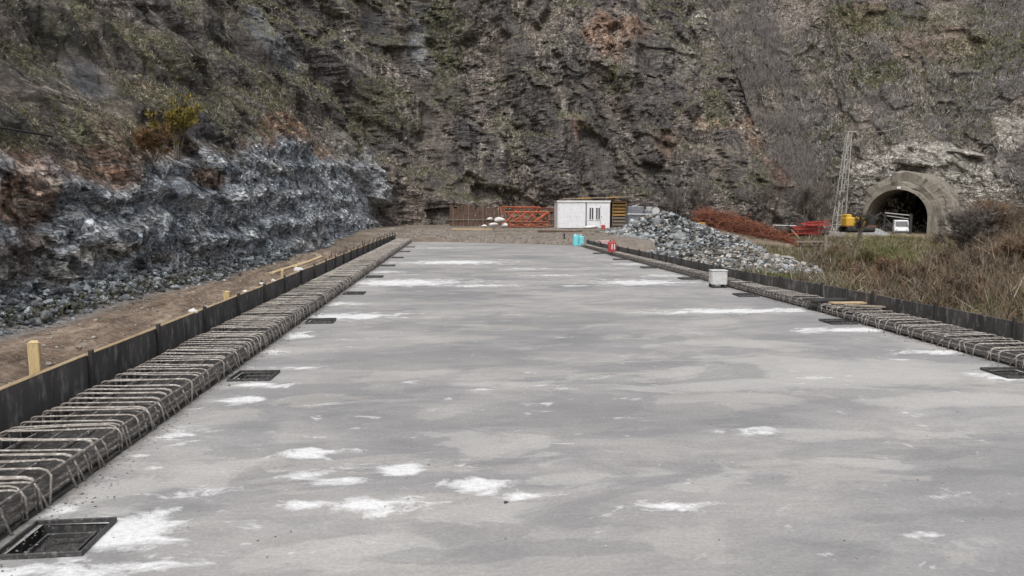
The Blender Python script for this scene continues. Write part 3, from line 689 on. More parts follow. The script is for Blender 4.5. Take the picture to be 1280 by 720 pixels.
def cage(side, y0, y1, label, xin, xout):
    root = empty('kerb_reinforcement_cage', (xout((y0+y1)/2), y0, 0), 0, label, 'rebar cage', 'steel cages for the deck kerbs')
    ox, oy = root.location.x, y0
    ww = abs(xin(y0)-xout(y0))-.08
    vs = make_variants(ww, side); protos = []
    ys_ = []; y = y0
    while y < y1:
        ys_.append(y); y += random.uniform(.14, .215)
    rest = MB()
    for i, y in enumerate(ys_):
        xo = xout(y)+side*.06; wsc = (abs(xin(y)-xout(y))-.08)/ww
        k = random.randrange(12)
        if i < 100:
            if len(protos) <= k or protos[k] is None:
                while len(protos) <= k: protos.append(None)
                o = vs[k].build('stirrup', 'rebar', root, True); protos[k] = o
            else:
                o = protos[k].copy(); C.objects.link(o); o.parent = root
            o.location = (xo-ox, y-oy, 0); o.scale = (wsc, 1, random.uniform(.93, 1.05)); o.rotation_euler = (random.uniform(-.03, .03), 0, random.uniform(-.06, .06))
        else:
            v = vs[k]; a = random.uniform(-.03, .03)
            rest.add([(xo-ox+q[0]*wsc, y-oy+q[1]+q[0]*a, q[2]) for q in v.v], v.f)
    o = rest.build('stirrup', 'rebar', root, True); o['kind'] = 'stuff'
    for t, z, r in ((.06, .222, .011), (.30, .215, .010), (.53, .216, .010), (.76, .218, .010), (.965, .212, .016), (.985, .13, .017), (.97, .055, .018), (.05, .06, .011), (.5, .05, .008)):
        pts = []; y = y0-.6
        while y < y1+.2:
            xa = xout(y)+side*.06; xb = xin(y)-side*.02
            pts.append((xa+(xb-xa)*t-ox+random.uniform(-.012, .012), y-oy, z+random.uniform(-.006, .006))); y += .9
        MB().tube(pts, r, 6).build('long_bar', 'rebar_dark', root, True)
    return root
cage(1, 3.2, 52.0, 'long steel bar cage on the left deck edge, stirrups close to the camera', lambda y: -3.1, lambda y: -4.19)
cage(-1, 7.5, 44.9, 'long steel bar cage along the right deck edge by the bushes', RX, RW).scale = (1, 1, .76)

# ------------------------------------------------------------------ edge formwork
def formwork(side, xw, y0, y1, top, label, batten):
    root = empty('edge_formwork', (xw(y0), y0, 0), 0, label, 'formwork', 'dark edge formwork along both sides of the deck')
    ox = xw(y0); y = y0; i = 0
    while y < y1-.3:
        ya, yb = y, min(y+1.95, y1); zt = top((ya+yb)/2)+random.uniform(-.015, .012); j = random.uniform(-.012, .012)
        xa, xb = xw(ya)-ox+j, xw(yb)-ox+j; t = .035*-side
        za, zb = top(ya)+random.uniform(-.008, .008), top(yb)+random.uniform(-.008, .008)
        nseg = 6; mb = MB(); vs = []; fs = []
        for k in range(nseg+1):
            f = k/nseg; x = xa+(xb-xa)*f+random.uniform(-.006, .006); yy = ya+(yb-ya-.012)*f-y0; z = za+(zb-za)*f
            vs += [(x, yy, -.55), (x, yy, z), (x+t, yy, z), (x+t, yy, -.55)]
        for k in range(nseg):
            a = k*4
            for q in range(4): fs.append((a+q, a+(q+1) % 4, a+4+(q+1) % 4, a+4+q))
        fs += [(3, 2, 1, 0), (nseg*4, nseg*4+1, nseg*4+2, nseg*4+3)]
        mb.add(vs, fs); mb.build('panel', 'form', root)
        if batten:
            MB().tube([(xa-.018*side*1, ya-y0, za+.012), (xb-.018*side, yb-y0-.02, zb+.012)], .022, 4).build('top_batten', 'timber', root)
        # stud on the inner side, standing a little proud
        MB().box((xw(ya)-ox+side*.028, ya-y0, (top(ya)-.5)/2+.035), (.05, .055, top(ya)+.57), None, .006).build('stud', 'form_stud', root)
        if batten and ya > 24:
            for q in range(3):
                MB().tube([(xw(ya)-ox-.05*side, ya-y0+.5+.45*q, .1), (xw(ya)-ox-.05*side+random.uniform(-.03, .03), ya-y0+.5+.45*q+random.uniform(-.03, .03), zt+random.uniform(.08, .28))], .016, 5).build('upright_bar', 'form_stud', root)
        y += 1.95; i += 1
    return root
formwork(1, lambda y: -4.24+.0*y, 2.9, 52.0, lambda y: .56-.08*float(sst(40, 55, y)), 'dark tarred formwork panels with pale timber top edge beside the muddy track', True)
formwork(-1, lambda y: RW(y)+.05, 5.3, 45.1, lambda y: .44-.05*float(sst(15, 44, y)), 'long black formwork panels standing between the right cage and the bushes', False)

# ------------------------------------------------------------------ drains
def drain(ol):
    root = empty('drain_box', (0, 0, 0), 0, ol, 'deck drain', 'square drain boxes set along both edges of the deck')
    o = .275; th = .016; mb = MB()
    for sx, sy, dx, dy in ((0, -1, 2*o, th), (0, 1, 2*o, th), (-1, 0, th, 2*o-2*th-.004), (1, 0, th, 2*o-2*th-.004)):
        mb.box((sx*(o-th/2), sy*(o-th/2), .014), (dx, dy, .034), None, .004)
    mb.build('rim', 'castiron', root)
    i = .165; mb = MB()
    for sx, sy, dx, dy in ((0, -1, 2*i, th), (0, 1, 2*i, th), (-1, 0, th, 2*i-2*th-.004), (1, 0, th, 2*i-2*th-.004)):
        mb.box((sx*(i-th/2)+.03, sy*(i-th/2)-.03, -.03), (dx, dy, .035), None, .004)
    mb.build('inner_rim', 'castiron', root)
    MB().add([(-.26, -.26, .02), (.26, -.26, .02), (.26, .26, .02), (-.26, .26, .02), (-.26, -.26, -.16), (.26, -.26, -.16), (.26, .26, -.16), (-.26, .26, -.16)], [(0, 1, 5, 4), (1, 2, 6, 5), (2, 3, 7, 6), (3, 0, 4, 7)]).build('pit_wall', 'castiron', root)
    n = 14; V = []
    for a in range(n+1):
        for b in range(n+1):
            x = -.258+.516*a/n; y = -.258+.516*b/n
            V.append((x, y, -.12+random.uniform(0, .035)))
    np_mesh('gravel_bed', V, gridfaces(n+1, n+1), M['pit'], parent=root)
    return root
dr0 = None
for x, y, sd, k in pos:
    if sd == 'left' and k == 0: lb = 'nearest square drain in a white lime stain, bottom left corner'
    elif sd == 'left' and k == 1: lb = 'square drain beside the left cage, second from the camera'
    elif sd == 'left' and k == 2: lb = 'square drain beside the left cage, third from the camera'
    elif sd == 'right' and k == 1: lb = 'nearest square drain beside the right cage, cut by the photo edge'
    elif sd == 'right' and k == 2: lb = 'square drain beside the right cage, ringed with pale lime, below the dark board'
    else: lb = 'small far square drain along the '+sd+' edge of the deck'
    if dr0 is None: dr0 = drain(lb); o = dr0
    else: o = copy_tree(dr0); o['label'] = lb
    o.location = (x, y, .006); o.rotation_euler = (0, 0, random.uniform(-.05, .05))

# grit along the cages and lumps on the slab
pts = []; sz = []; tn = []
for i in range(3800):
    sd = random.random() < .62
    y = 3.5+48*random.random()**2.0
    off = abs(random.gauss(0, .16))
    x = -3.07+off if sd else RX(y)+.0-off
    s_ = random.uniform(.004, .013)+(random.random() < .04)*.014
    pts.append((x, y, s_*.4)); sz.append(s_); g_ = random.uniform(.10, .40); tn.append((g_, g_*.96, g_*.9))
for i in range(220):
    p = gr(random.uniform(100, 1280), 300+400*random.random()**.7); s_ = random.uniform(.004, .011)
    pts.append((p.x, p.y, s_*.4)); sz.append(s_); g_ = random.uniform(.1, .5); tn.append((g_, g_, g_*.96))
pts.append(tuple(gr(632, 628))); sz.append(.03); tn.append((.09, .08, .08))
keep = [i for i, p in enumerate(pts) if -3.15 < p[0] < RX(p[1])+.1 and p[1] < 50]
rocks('grit', [pts[i] for i in keep], [sz[i] for i in keep], [tn[i] for i in keep], 'loose grit and mortar crumbs along the foot of the steel cages', 'grit', .7)

# ------------------------------------------------------------------ talus below the left cliff
fs_, Qf, Nf = resample(A, 900)
pts = []; sz = []; tn = []
def G1(x, y): return float(gz(np.array([x]), np.array([y]))[0])
gxs = []; gys = []; rr = []
while len(gxs) < 7000:
    i = random.randrange(60, 620); x0, y0 = Qf[i, 0], Qf[i, 1]
    if y0 < 6 or y0 > 72: continue
    off = abs(random.gauss(0, .26))-.35
    s_ = random.uniform(.015, .055)*(1+y0/30)*(2.2 if random.random() < .05 else 1)
    gxs.append(x0-Nf[i, 0]*off); gys.append(y0-Nf[i, 1]*off); rr.append((s_, off))
zz = gz(np.array(gxs), np.array(gys))
for x, y, z, (s_, off) in zip(gxs, gys, zz, rr):
    pts.append((x, y, z+max(0, .35-off)*.75*random.random()+s_*.2)); sz.append(s_)
    g_ = random.choice((.10, .15, .21, .28, .4))*random.uniform(.8, 1.2); tn.append((g_*.92, g_*1.0, g_*1.06))
rocks('talus', pts, sz, tn, 'blue grey broken rock fallen along the foot of the left cliff', 'broken rock')
pts = []; sz = []; tn = []
tx = [random.uniform(-8.2, -4.5) for _ in range(2600)]; ty = [6+46*random.random()**1.6 for _ in range(2600)]; tz = gz(np.array(tx), np.array(ty))
for x, y, z in zip(tx, ty, tz):
    s_ = random.uniform(.008, .03)*(1+y/40)*(2 if random.random() < .04 else 1); pts.append((x, y, z+s_*.3)); sz.append(s_); g_ = random.uniform(.1, .42); tn.append((g_, g_*.93, g_*.82))
rocks('track_stones', pts, sz, tn, 'small stones strewn over the muddy track left of the formwork', 'stones', .8)
# pale stones on the track behind the formwork
for (px, py, y_, s_) in ((240, 391, 12.3, .07), (312, 364, 15.2, .06), (330, 360, 16.6, .08), (345, 355, 17.6, .06), (262, 384, 12.9, .04), (378, 340, 20.5, .14)):
    x = -4.55
    V, Fc = BIG[random.randrange(6)]
    p = at(px, py, y_); 
    o = np_mesh('pale_stone', V*s_*np.array([1.2, 1.2, .9]), Fc, M['bag']); o.location = (-4.27, y_, .575+s_*.3)
    tag(o, 'small pale stone lying on top of the left formwork edge', 'stone', 'pale stones on the left formwork edge')
    o.rotation_euler = (0, 0, random.uniform(0, 6))

# stakes and planks on the left
def stake(px, pyt, Yd, w, d_, label, ybase=-.45):
    p = at(px, pyt, Yd); hgt = p.z-ybase
    o = empty('wooden_stake', (p.x, p.y, ybase), .1, label, 'stake', 'timber stakes behind the left formwork')
    MB().box((0, 0, hgt/2), (w, d_, hgt), None, .004).build('post', 'stake', o)
    return o
def stake1(px, pyt, Yd, w, d_, label, ybase=-.45):
    p = at(px, pyt, Yd); hgt = p.z-ybase
    mb = MB(); mb.box((0, 0, hgt/2), (w, d_, hgt), None, .006)
    mb.add([(-w/2+.004, -d_/2-.004, hgt-.002), (w/2-.004, -d_/2-.004, hgt-.002), (w/2-.02, d_/2, hgt+.018), (-w/2+.03, d_/2, hgt+.024)], [(0, 1, 2, 3)])
    o = mb.build('wooden_stake', 'stake'); o.location = (min(p.x, -4.40-w/2), p.y, ybase); o.rotation_euler = (random.uniform(-.02, .02), random.uniform(-.02, .01), .05)
    return tag(o, label, 'stake', 'timber stakes behind the left formwork')
stake1(58, 428, 8.1, .115, .05, 'widest yellow timber stake standing behind the near left formwork')
stake1(294, 365, 14.7, .12, .08, 'short pale timber stake behind the middle of the left formwork')
stake1(361, 338, 19.2, .06, .06, 'thin dark stake at the end of the plank pile')
stake1(381, 329, 21.2, .07, .06, 'thin stake rising through the middle of the plank pile')
for k in range(7):
    y_ = 19.5+random.uniform(-.4, 1.5); L = random.uniform(2.6, 4.2)
    mb = MB().box((0, 0, 0), (.15, L, .035), None, .004)
    o = mb.build('loose_plank', 'timber'); o.location = (-4.45-.16*k, y_+L/2, .05+.045*(6-k)+.36*(k < 3)); o.rotation_euler = (random.uniform(-.02, .02), random.uniform(-.06, .06), random.uniform(-.05, .05))
    tag(o, 'pale sawn plank lying in the pile behind the left formwork', 'plank', 'pale planks piled behind the left formwork')
MB().box((0, 0, .18), (1.1, 5.6, .36), None, .02).build('plank_bearer', 'oldwood').location = (-4.95, 21.9, -.30)
tag(bpy.data.objects['plank_bearer'], 'low weathered timber bearer under the pale plank pile', 'timber')

# ------------------------------------------------------------------ right edge items
def crate():
    y = 20.8; x = 7.56
    r = empty('pale_crate', (x, y, .012), -.1, 'pale grey ribbed crate on dark feet beside the right cage', 'crate'); r.scale = (.85, .85, .88)
    mb = MB().box((0, 0, .32), (.52, .44, .44), None, .02)
    for k in range(5): mb.box((-.22+.11*k, -.228, .32), (.03, .014, .38))
    for k in range(4): mb.box((-.268, -.17+.11*k, .32), (.014, .03, .38))
    mb.build('shell', 'steelpale', r)
    for sx in (-1, 1):
        for sy in (-1, 1): MB().box((sx*.2, sy*.17, .05), (.11, .11, .098), None, .01).build('foot', 'black', r)
    MB().box((0, 0, .553), (.55, .48, .022), None, .005).build('lid', 'steelpale', r)
M['steelpale'] = simple('pale_dusty_plastic', (.50, .51, .51), (.62, .62, .61), 6, .7, .2, 0, (.36, .35, .34))
crate()
for (px, py, Yd, L, W, rz, m, lb) in ((1038, 375, 16.6, 1.25, .42, .35, 'black', 'dark board lying across the right cage opposite a drain'), (1062, 379, 16.2, .9, .22, .15, 'timber', 'pale plank lying beside the dark board on the right cage'), (1080, 383, 15.6, .8, .18, -.3, 'oldwood', 'weathered short plank at the near end of the boards on the right cage')):
    p = gr(px, py, .22)
    o = MB().box((0, 0, .015), (L, W, .03), None, .004).build('loose_board', m); o.location = (p.x, p.y, .215); o.rotation_euler = (.0, .02, rz)
    tag(o, lb, 'board', 'boards left on the right cage')
# stakes behind right formwork
for px, pt, Yd, lb in ((942, 331, 24.5, 'pale timber stake behind the right formwork beside the crate'), (957, 334, 24.0, 'second pale timber stake to the right of the one by the crate')):
    p = at(px, pt, Yd); hh = p.z+.9
    o = MB().box((0, 0, hh/2), (.09, .06, hh), None, .006).build('wooden_stake', 'oldwood'); o.location = (p.x, p.y, -.9)
    tag(o, lb, 'stake', 'timber stakes behind the right formwork')

# ------------------------------------------------------------------ rubble heap right
pts = []; sz = []; tn = []
def heap_h(x, y):
    # ridge from deck end to the right, dropping away
    a = np.exp(-((x-14.3-.02*(y-45))/2.3)**2-((y-46)/8.5)**2)*1.6*(.8+.35*math.sin(1)*np.sin(x*1.3+y*.9))
    b = np.exp(-((x-13.2)/2.1)**2-((y-36)/6.0)**2)*.95
    c = np.exp(-((x-16.)/4.)**2-((y-52)/5.)**2)*1.2
    return a+b+c
gx = np.array([random.uniform(8.9, 21) for _ in range(24000)]); gy = np.array([random.uniform(26, 60) for _ in range(24000)])
hh = heap_h(gx, gy); gg = gz(gx, gy)
keepm = (hh > .16) & (gx > 9.25) & ((gy < 45.5) | (gx > 9.6))
for x, y, h_, z in zip(gx[keepm], gy[keepm], hh[keepm], gg[keepm]):
    s_ = random.uniform(.07, .185)*(1.8 if random.random() < .10 else 1)*(.7 if y < 38 else 1)
    pts.append((x, y, z+h_*random.uniform(.75, 1.0))); sz.append(s_)
    g_ = random.choice((.09, .15, .21, .29, .42))*random.uniform(.8, 1.2); w_ = random.random() < .22+.4*(y < 36)
    tn.append((g_*1.0, g_*.93, g_*.82) if w_ else (g_*.94, g_*1.0, g_*1.04))
rocks('rubble_heap', pts, sz, tn, 'long heap of broken blue grey rock behind the right formwork', 'rubble')
gxv = np.linspace(8.9, 22, 70); gyv = np.linspace(22, 62, 110); XX, YY = np.meshgrid(gxv, gyv)
ZZ = gz(XX, YY)+heap_h(XX, YY)*.8-.12
core = np_mesh('rubble_core', np.stack([XX, YY, ZZ], -1).reshape(-1, 3), gridfaces(110, 70), M['ground'], {'mA': np.tile((0., 1., 0.), (XX.size, 1))})
tag(core, kind='structure')
for k in range(14):
    x = random.uniform(12.0, 16.5); y = random.uniform(41, 50)
    V, Fc = BIG[k % 6]; s_ = random.uniform(.25, .5)
    g_ = random.uniform(.2, .36)
    o = np_mesh('boulder', V*s_, Fc, M['rubble'], {'tint': np.tile((g_*.95, g_, g_*1.03), (len(V), 1))})
    o.location = (x, y, G1(x, y)+float(heap_h(x, y))+.02); o.rotation_euler = (random.uniform(-.5, .5), random.uniform(-.5, .5), random.uniform(0, 6))
    tag(o, 'large grey angular boulder on the top of the rubble heap', 'boulder', 'large boulders on the rubble heap')
# pale slabs of stone lying on the lower heap
for (px, py, Yd, L) in ((895, 303, 40, 1.2), (925, 314, 36, 1.5), (985, 322, 34, .9), (912, 306, 38, .9), (1037, 327, 33, .7)):
    p = at(px, py, Yd); V, Fc = BIG[random.randrange(6)]
    o = np_mesh('pale_slab', V*np.array([L*.5, .3, .14]), Fc, M['conc2'] if 'conc2' in M else M['conc']); o.location = (p.x, p.y, p.z); o.rotation_euler = (0, .15, random.uniform(-.5, .5))
    tag(o, 'flat pale slab of stone lying on the lower rubble heap', 'slab', 'flat pale slabs on the rubble heap')

# ------------------------------------------------------------------ deck end: cast edge and debris
o = MB(); 
o.add([(-4.2, yend(-4.2)+.02, .0), (8.3, yend(8.3)+.02, .0), (8.3, yend(8.3)+.5, .0), (-4.2, yend(-4.2)+.5, .0), (-4.2, yend(-4.2)+.02, -1.8), (8.3, yend(8.3)+.02, -1.8), (8.3, yend(8.3)+.5, -1.8), (-4.2, yend(-4.2)+.5, -1.8)],
      [(0, 1, 2, 3), (7, 6, 5, 4), (0, 4, 5, 1), (1, 5, 6, 2), (2, 6, 7, 3), (3, 7, 4, 0)])
tag(o.build('abutment', 'conc'), kind='structure')
xs = np.linspace(-6.4, 12, 150); vs_ = np.linspace(0, 1, 50); XX, VV = np.meshgrid(xs, vs_)
Y0 = yend(XX)+.35; YY = Y0+VV*(63-Y0)
ZZ = -.35+.72*sst(0, .12, VV)+.25*sst(.15, 1, VV)+.07*fbm(XX*.8, YY*.6, 70)*sst(0, .1, VV)
ap = np_mesh('approach_fill', np.stack([XX, YY, ZZ], -1).reshape(-1, 3), gridfaces(50, 150), M['ground'], {'mA': np.tile((.12, .25, 0.), (XX.size, 1))}, smooth=True)
tag(ap, kind='structure')
def AZ(x, y):
    y0 = yend(x)+.35; v = (y-y0)/(63-y0)
    return float(-.35+.72*sst(0, .12, v)+.25*sst(.15, 1, v)+.07*fbm(np.array([x*.8]), np.array([y*.6]), 70)[0])
pts = []; sz = []; tn = []
for i in range(1500):
    x = random.uniform(-6, 9.5); y = yend(x)+.35+abs(random.gauss(0, 1.2)) if random.random() < .6 else random.uniform(yend(x)+.6, 66)
    s_ = random.uniform(.02, .09); pts.append((x, y, AZ(x, y)+s_*.2 if y < 63 else .62)); sz.append(s_)
    g_ = random.uniform(.1, .45); tn.append((g_, g_*.95, g_*.86))
rocks('site_debris', pts, sz, tn, 'scattered stones and mortar lumps on the ground beyond the deck end', 'debris', .7)

# ------------------------------------------------------------------ white cabin
def cabin():
    Y0 = 64; p = at(697, 287, Y0); w = (763-697)*Y0/F; hh = 2.42; gzv = p.z
    r = empty('site_cabin', (p.x, Y0, gzv), 0, 'white metal site cabin with two small windows at the foot of the cliff', 'cabin')
    body = MB(); sp = w*.545
    body.box((sp/2, 1.2, hh/2+.08), (sp-.03, 2.4, hh-.12), None, .03)
    for k in range(12): body.box((.12+k*(sp-.24)/11, -.008, hh/2+.05), (.05, .02, hh-.4))
    body.build('store_half', 'white', r)
    b2 = MB().box((sp+(w-sp)/2, 1.2, hh/2+.08), (w-sp-.02, 2.4, hh-.12), None, .03)
    b2.build('office_half', 'white', r)
    MB().box((sp-.005, .02, hh/2), (.07, .1, hh), None, .01).build('corner_post', 'black', r)
    for k in (0, 1, 2): MB().box(((0.02, w-.02, sp+.10)[k], -.01, hh/2+.05), (.07, .07, hh-.02), None, .01).build('corner_post', 'whitetrim', r)
    MB().box((w/2, -.015, hh+.02), (w+.16, .12, .13), None, .02).build('roof_rim', 'whitetrim', r)
    MB().box((w/2, 1.2, hh+.05), (w+.1, 2.3, .07), None, .02).build('roof', 'steelgrey', r)
    MB().box((w/2, 1.2, .03), (w-.02, 2.36, .10)).build('skid', 'black', r)
    for k, cx in enumerate((sp+.46, sp+1.04)):
        f = MB()
        for dx, dz, a, b_ in ((0, .52, .40, .05), (0, -.52, .40, .05), (-.19, 0, .045, 1.0), (.19, 0, .045, 1.0)): f.box((cx+dx, -.03, 1.38+dz), (a, .04, b_))
        fo = f.build('window', 'whitetrim', r)
        MB().box((cx, -.012, 1.38), (.34, .02, .98)).build('pane', 'glass', fo)
        MB().box((cx, -.03, 1.38), (.07, .025, .98)).build('mullion', 'whitetrim', fo)
    MB().box((sp+1.55, -.02, 1.1), (.62, .03, 1.95), None, .01).build('door', 'white', r)
    MB().box((sp+1.25, -.03, 1.1), (.025, .03, 1.95)).build('door_frame', 'darkgrey', r)
    MB().box((sp+1.36, -.05, 1.1), (.03, .05, .12)).build('handle', 'black', r)
    return r, w
cab, cw = cabin()
# timber shed behind and beside the cabin
p = at(765, 287, 65.2); r = empty('timber_shed', (p.x, 65.2, p.z), 0, 'open timber shed of orange planks beside and over the white cabin', 'shed')
mb = MB()
for k in range(9):
    MB().box((.64, random.uniform(-.03, .03), .16+k*.285), (1.28+random.uniform(-.05, .08), .05, .17), None, .006).build('wall_plank', 'orangewood' if k > 3 else 'oldwood', r)
MB().box((.64, .9, 1.25), (1.1, 1.6, 2.4)).build('black_infill', 'black', r)  # solid black box filling the gaps behind the wall planks
for sx in (.05, 1.25): MB().box((sx, .08, 1.3), (.1, .1, 2.6)).build('post', 'oldwood', r)
from mathutils import Euler
MB().box((-1.45, .6, 2.78), (6.2, 2.7, .05), Euler((.02, -.032, 0)), .006).build('roof', 'oldwood', r)
for k in range(5): MB().box((-3.9+k*1.25, -.72, 2.80+.032*(k*1.25-2.4)), (1.2, .12, .08), Euler((.0, -.032, 0)), .006).build('roof_board', 'orangewood' if k % 2 else 'oldwood', r)
# grey plant right of the shed
p = at(785, 285, 64.0); r = empty('grey_water_tank', (p.x, 64, p.z-.1), 0, 'dark grey tank unit with a white rail right of the timber shed', 'tank')
MB().box((.72, .7, .95), (1.35, 1.3, 2.1), None, .08).build('tank_body', 'darkgrey', r)
MB().box((2.0, .7, .85), (1.0, 1.2, 1.7), None, .12).build('tank_body', 'darkgrey', r)
MB().tube([(-.1, -.05, 1.32), (2.6, -.05, 1.28)], .035, 6).build('rail', 'whitetrim', r)
MB().lathe((.7, .6, 1.9), [(.25, 0), (.25, .14), (.2, .18)], 14).build('filler_cap', 'steelgrey', r)
MB().lathe((2.0, .6, 1.7), [(.3, 0), (.3, .2), (.24, .26)], 14).build('filler_cap', 'steelgrey', r)
p = at(820, 264, 62); r = empty('round_sign', (p.x, 62, .6), 0, 'round pale disc on a thin pole above the rubble heap', 'sign')
vs = [(.33*math.cos(a*math.pi/12), -.02, p.z-.6+.33*math.sin(a*math.pi/12)) for a in range(24)]+[(.33*math.cos(a*math.pi/12), .02, p.z-.6+.33*math.sin(a*math.pi/12)) for a in range(24)]
mb = MB(); mb.add(vs, [tuple(range(24)), tuple(range(47, 23, -1))]+[(i, (i+1) % 24, 24+(i+1) % 24, 24+i) for i in range(24)]); mb.build('disc', 'steelpale', r)
MB().tube([(0, .05, 0), (0, .05, p.z-.6)], .03, 6).build('pole', 'steelgrey', r)

# ------------------------------------------------------------------ orange trusses
def truss(loc, rz, L, hgt, tilt, label, m='orange'):
    r = empty('steel_truss', loc, rz, label, 'truss', 'orange red steel trusses stacked left of the cabin')
    r.rotation_euler = (tilt, 0, rz)
    for z in (0.04, hgt):
        MB().tube([(0, 0, z), (L, 0, z)], .06, 4).build('chord', m, r)
    n = max(2, int(L/1.75))
    for k in range(n):
        a, b_ = L*k/n, L*(k+1)/n
        MB().tube([(a, 0, .04), (b_, 0, hgt)], .058, 4).build('brace', m, r)
        MB().tube([(b_, .05, .04), (a, .05, hgt)], .058, 4).build('brace', m, r)
    for x in (0, L): MB().tube([(x, -.02, 0), (x, -.02, hgt)], .045, 4).build('end_post', m, r)
p = at(632, 284, 66)
truss((p.x, 66, p.z), .02, 3.9, 1.35, -.10, 'front orange red cross braced steel truss, leftmost and brightest of its stack')
truss((p.x-.2, 67.2, p.z+.1), .35, 4.0, 1.75, -.25, 'orange cross braced steel truss standing behind the brightest one')
truss((p.x+.6, 67.6, p.z), -.15, 3.9, 1.75, -.3, 'rear tallest orange truss at the back of the stack', 'rust')
truss((p.x+.2, 65.2, p.z), .05, 3.6, .5, .2, 'low flat rusty truss lying in front of the stack', 'rust')
for k in range(9):
    a = Vector((p.x+random.uniform(-.3, 3.2), 65.6+random.uniform(-.6, 1.6), p.z+random.uniform(0, .5))); an = random.uniform(.1, 2.9)
    tag(MB().tube([a, a+Vector((math.cos(an)*1.4, random.uniform(-.3, .3), abs(math.sin(an))*1.25))], .045, 5).build('loose_strut', 'orange' if k % 3 else 'rust'), 'loose orange red strut leaning in the tangled truss stack', 'strut', 'loose struts in the truss stack')
# bags
for k, (px, py, s_) in enumerate(((617, 283, .5), (605, 284, .42), (624, 276, .48), (612, 275, .36), (630, 283, .4))):
    p = at(px, py, 64.6); V, Fc = BIG[k]
    o = np_mesh('cement_bag', V*np.array([s_*1.2, s_*.8, s_*.7]), Fc, M['bag'], smooth=True); o.location = (p.x, p.y, p.z+.12); o.rotation_euler = (0, 0, k*1.3)
    tag(o, 'whitish full bag heaped left of the orange trusses', 'bag', 'white bags heaped by the trusses')
# rusty sheet fence
p = at(562, 281, 74); r = empty('rusty_fence', (p.x, 74, p.z-.1), 0, 'dark rusty fence of upright sheets and poles below the cliff', 'fence')
x = 0; k = 0
while x < 4.9:
    w = random.uniform(.22, .42); hgt = random.uniform(1.6, 2.1)
    MB().box((x+w/2, random.uniform(-.05, .05), hgt/2), (w-.03, .05, hgt), Euler((0, random.uniform(-.03, .03), 0))).build('sheet', 'rustdark' if 'rustdark' in M else 'oldwood', r)
    if k % 4 == 1: MB().tube([(x, -.09, 0), (x+random.uniform(-.05, .05), -.09, hgt+.2)], .04, 5).build('pole', 'oldwood', r)
    x += w+.02; k += 1
MB().box((2.45, -.1, .6), (4.9, .05, .08)).build('rail', 'oldwood', r)
M['rustdark'] = simple('dark_rust', (.07, .045, .035), (.14, .085, .06), 3, .9, .3)
for ch in [x for x in S.objects if x.parent == r and x.name.startswith('sheet')]: ch.data.materials[0] = M['rustdark']
# long timbers on the dirt
for (px, py, Yd, L, rz, m) in ((660, 290, 58, 5.5, .03, 'oldwood'), (700, 293, 56.5, 3.4, -.05, 'rustdark'), (590, 289, 60, 3.2, .1, 'timber'), (740, 292, 57, 2.2, .3, 'oldwood'), (745, 299, 52, 1.9, -.4, 'oldwood'), (640, 298, 54, 2.6, .02, 'oldwood')):
    p = at(px, py, Yd); x, y = p.x, Yd
    o = MB().box((0, 0, .07), (L, .2, .14), None, .01).build('loose_beam', m); o.location = (x, y, AZ(x, y)); o.rotation_euler = (0, .01, rz)
    tag(o, 'long loose beam lying on the dirt beyond the deck end', 'beam', 'loose beams on the dirt before the cabin')

# cyan canister, bucket, red can
p = gr(723, 307, .02); r = empty('cyan_canister', (p.x, p.y, .02), .1, 'bright cyan plastic canister pair at the far right corner of the deck', 'canister')
MB().box((-.17, 0, .32), (.33, .3, .64), None, .05).build('canister_body', 'cyan', r)
MB().box((.19, .06, .30), (.32, .3, .58), None, .05).build('canister_body', 'cyan', r)
for x in (-.22, .15): MB().lathe((x, 0, .62), [(.05, 0), (.05, .07), (.04, .09)], 10).build('cap', 'whitetrim', r)
MB().tube([(-.12, 0, .63), (-.12, 0, .72), (-.02, 0, .72), (-.02, 0, .63)], .02, 6).build('handle', 'cyan', r)
p = gr(711, 303, .02); o = MB().lathe((0, 0, 0), [(.13, 0), (.17, .32), (.18, .34)], 16).build('white_bucket', 'bag'); o.location = (p.x, p.y, .02)
tag(o, 'small whitish bucket just left of the cyan canisters', 'bucket')
p = gr(706, 305, .02); o = MB().box((0, 0, .35), (.10, .1, .7), None, .01).build('edge_post', 'black'); o.location = (p.x, p.y+.3, 0)
tag(o, 'short black post on the deck end left of the bucket', 'post')
p = gr(765, 319, .02); r = empty('red_fuel_can', (p.x, p.y, .20), .2, 'small red fuel can with white marks at the far end of the right cage', 'fuel can')
mb = MB().box((0, 0, .24), (.38, .24, .48), None, .04); mb.build('can_body', 'red', r)
for k in (0, 1): MB().box((-.06+.13*k, -.126, .25), (.05, .01, .26)).build('white_mark', 'whitetrim', r)
MB().lathe((-.1, 0, .48), [(.04, 0), (.04, .06)], 10).build('cap', 'black', r)
MB().tube([(-.02, 0, .47), (-.02, 0, .56), (.12, 0, .56), (.12, 0, .47)], .018, 6).build('handle', 'red', r)
p = gr(757, 309, .02); o = MB().box((0, 0, .1), (.7, .5, .2), None, .02).build('pink_box', 'pink' if 'pink' in M else 'red'); o.location = (p.x, p.y, .21)
M['pink'] = simple('faded_pink_card', (.46, .26, .27), (.6, .42, .42), 6, .9, .2); o.data.materials[0] = M['pink']
tag(o, 'flat faded pink box just behind the red fuel can', 'box')
p = at(748, 284, 62.5); o = MB().box((0, 0, .15), (.3, .3, .34), None, .03).build('red_drum', 'red'); o.location = (at(754, 284, 63).x, 63, AZ(at(754, 284, 63).x, 62.9))
tag(o, 'little red box against the cabin base', 'box')
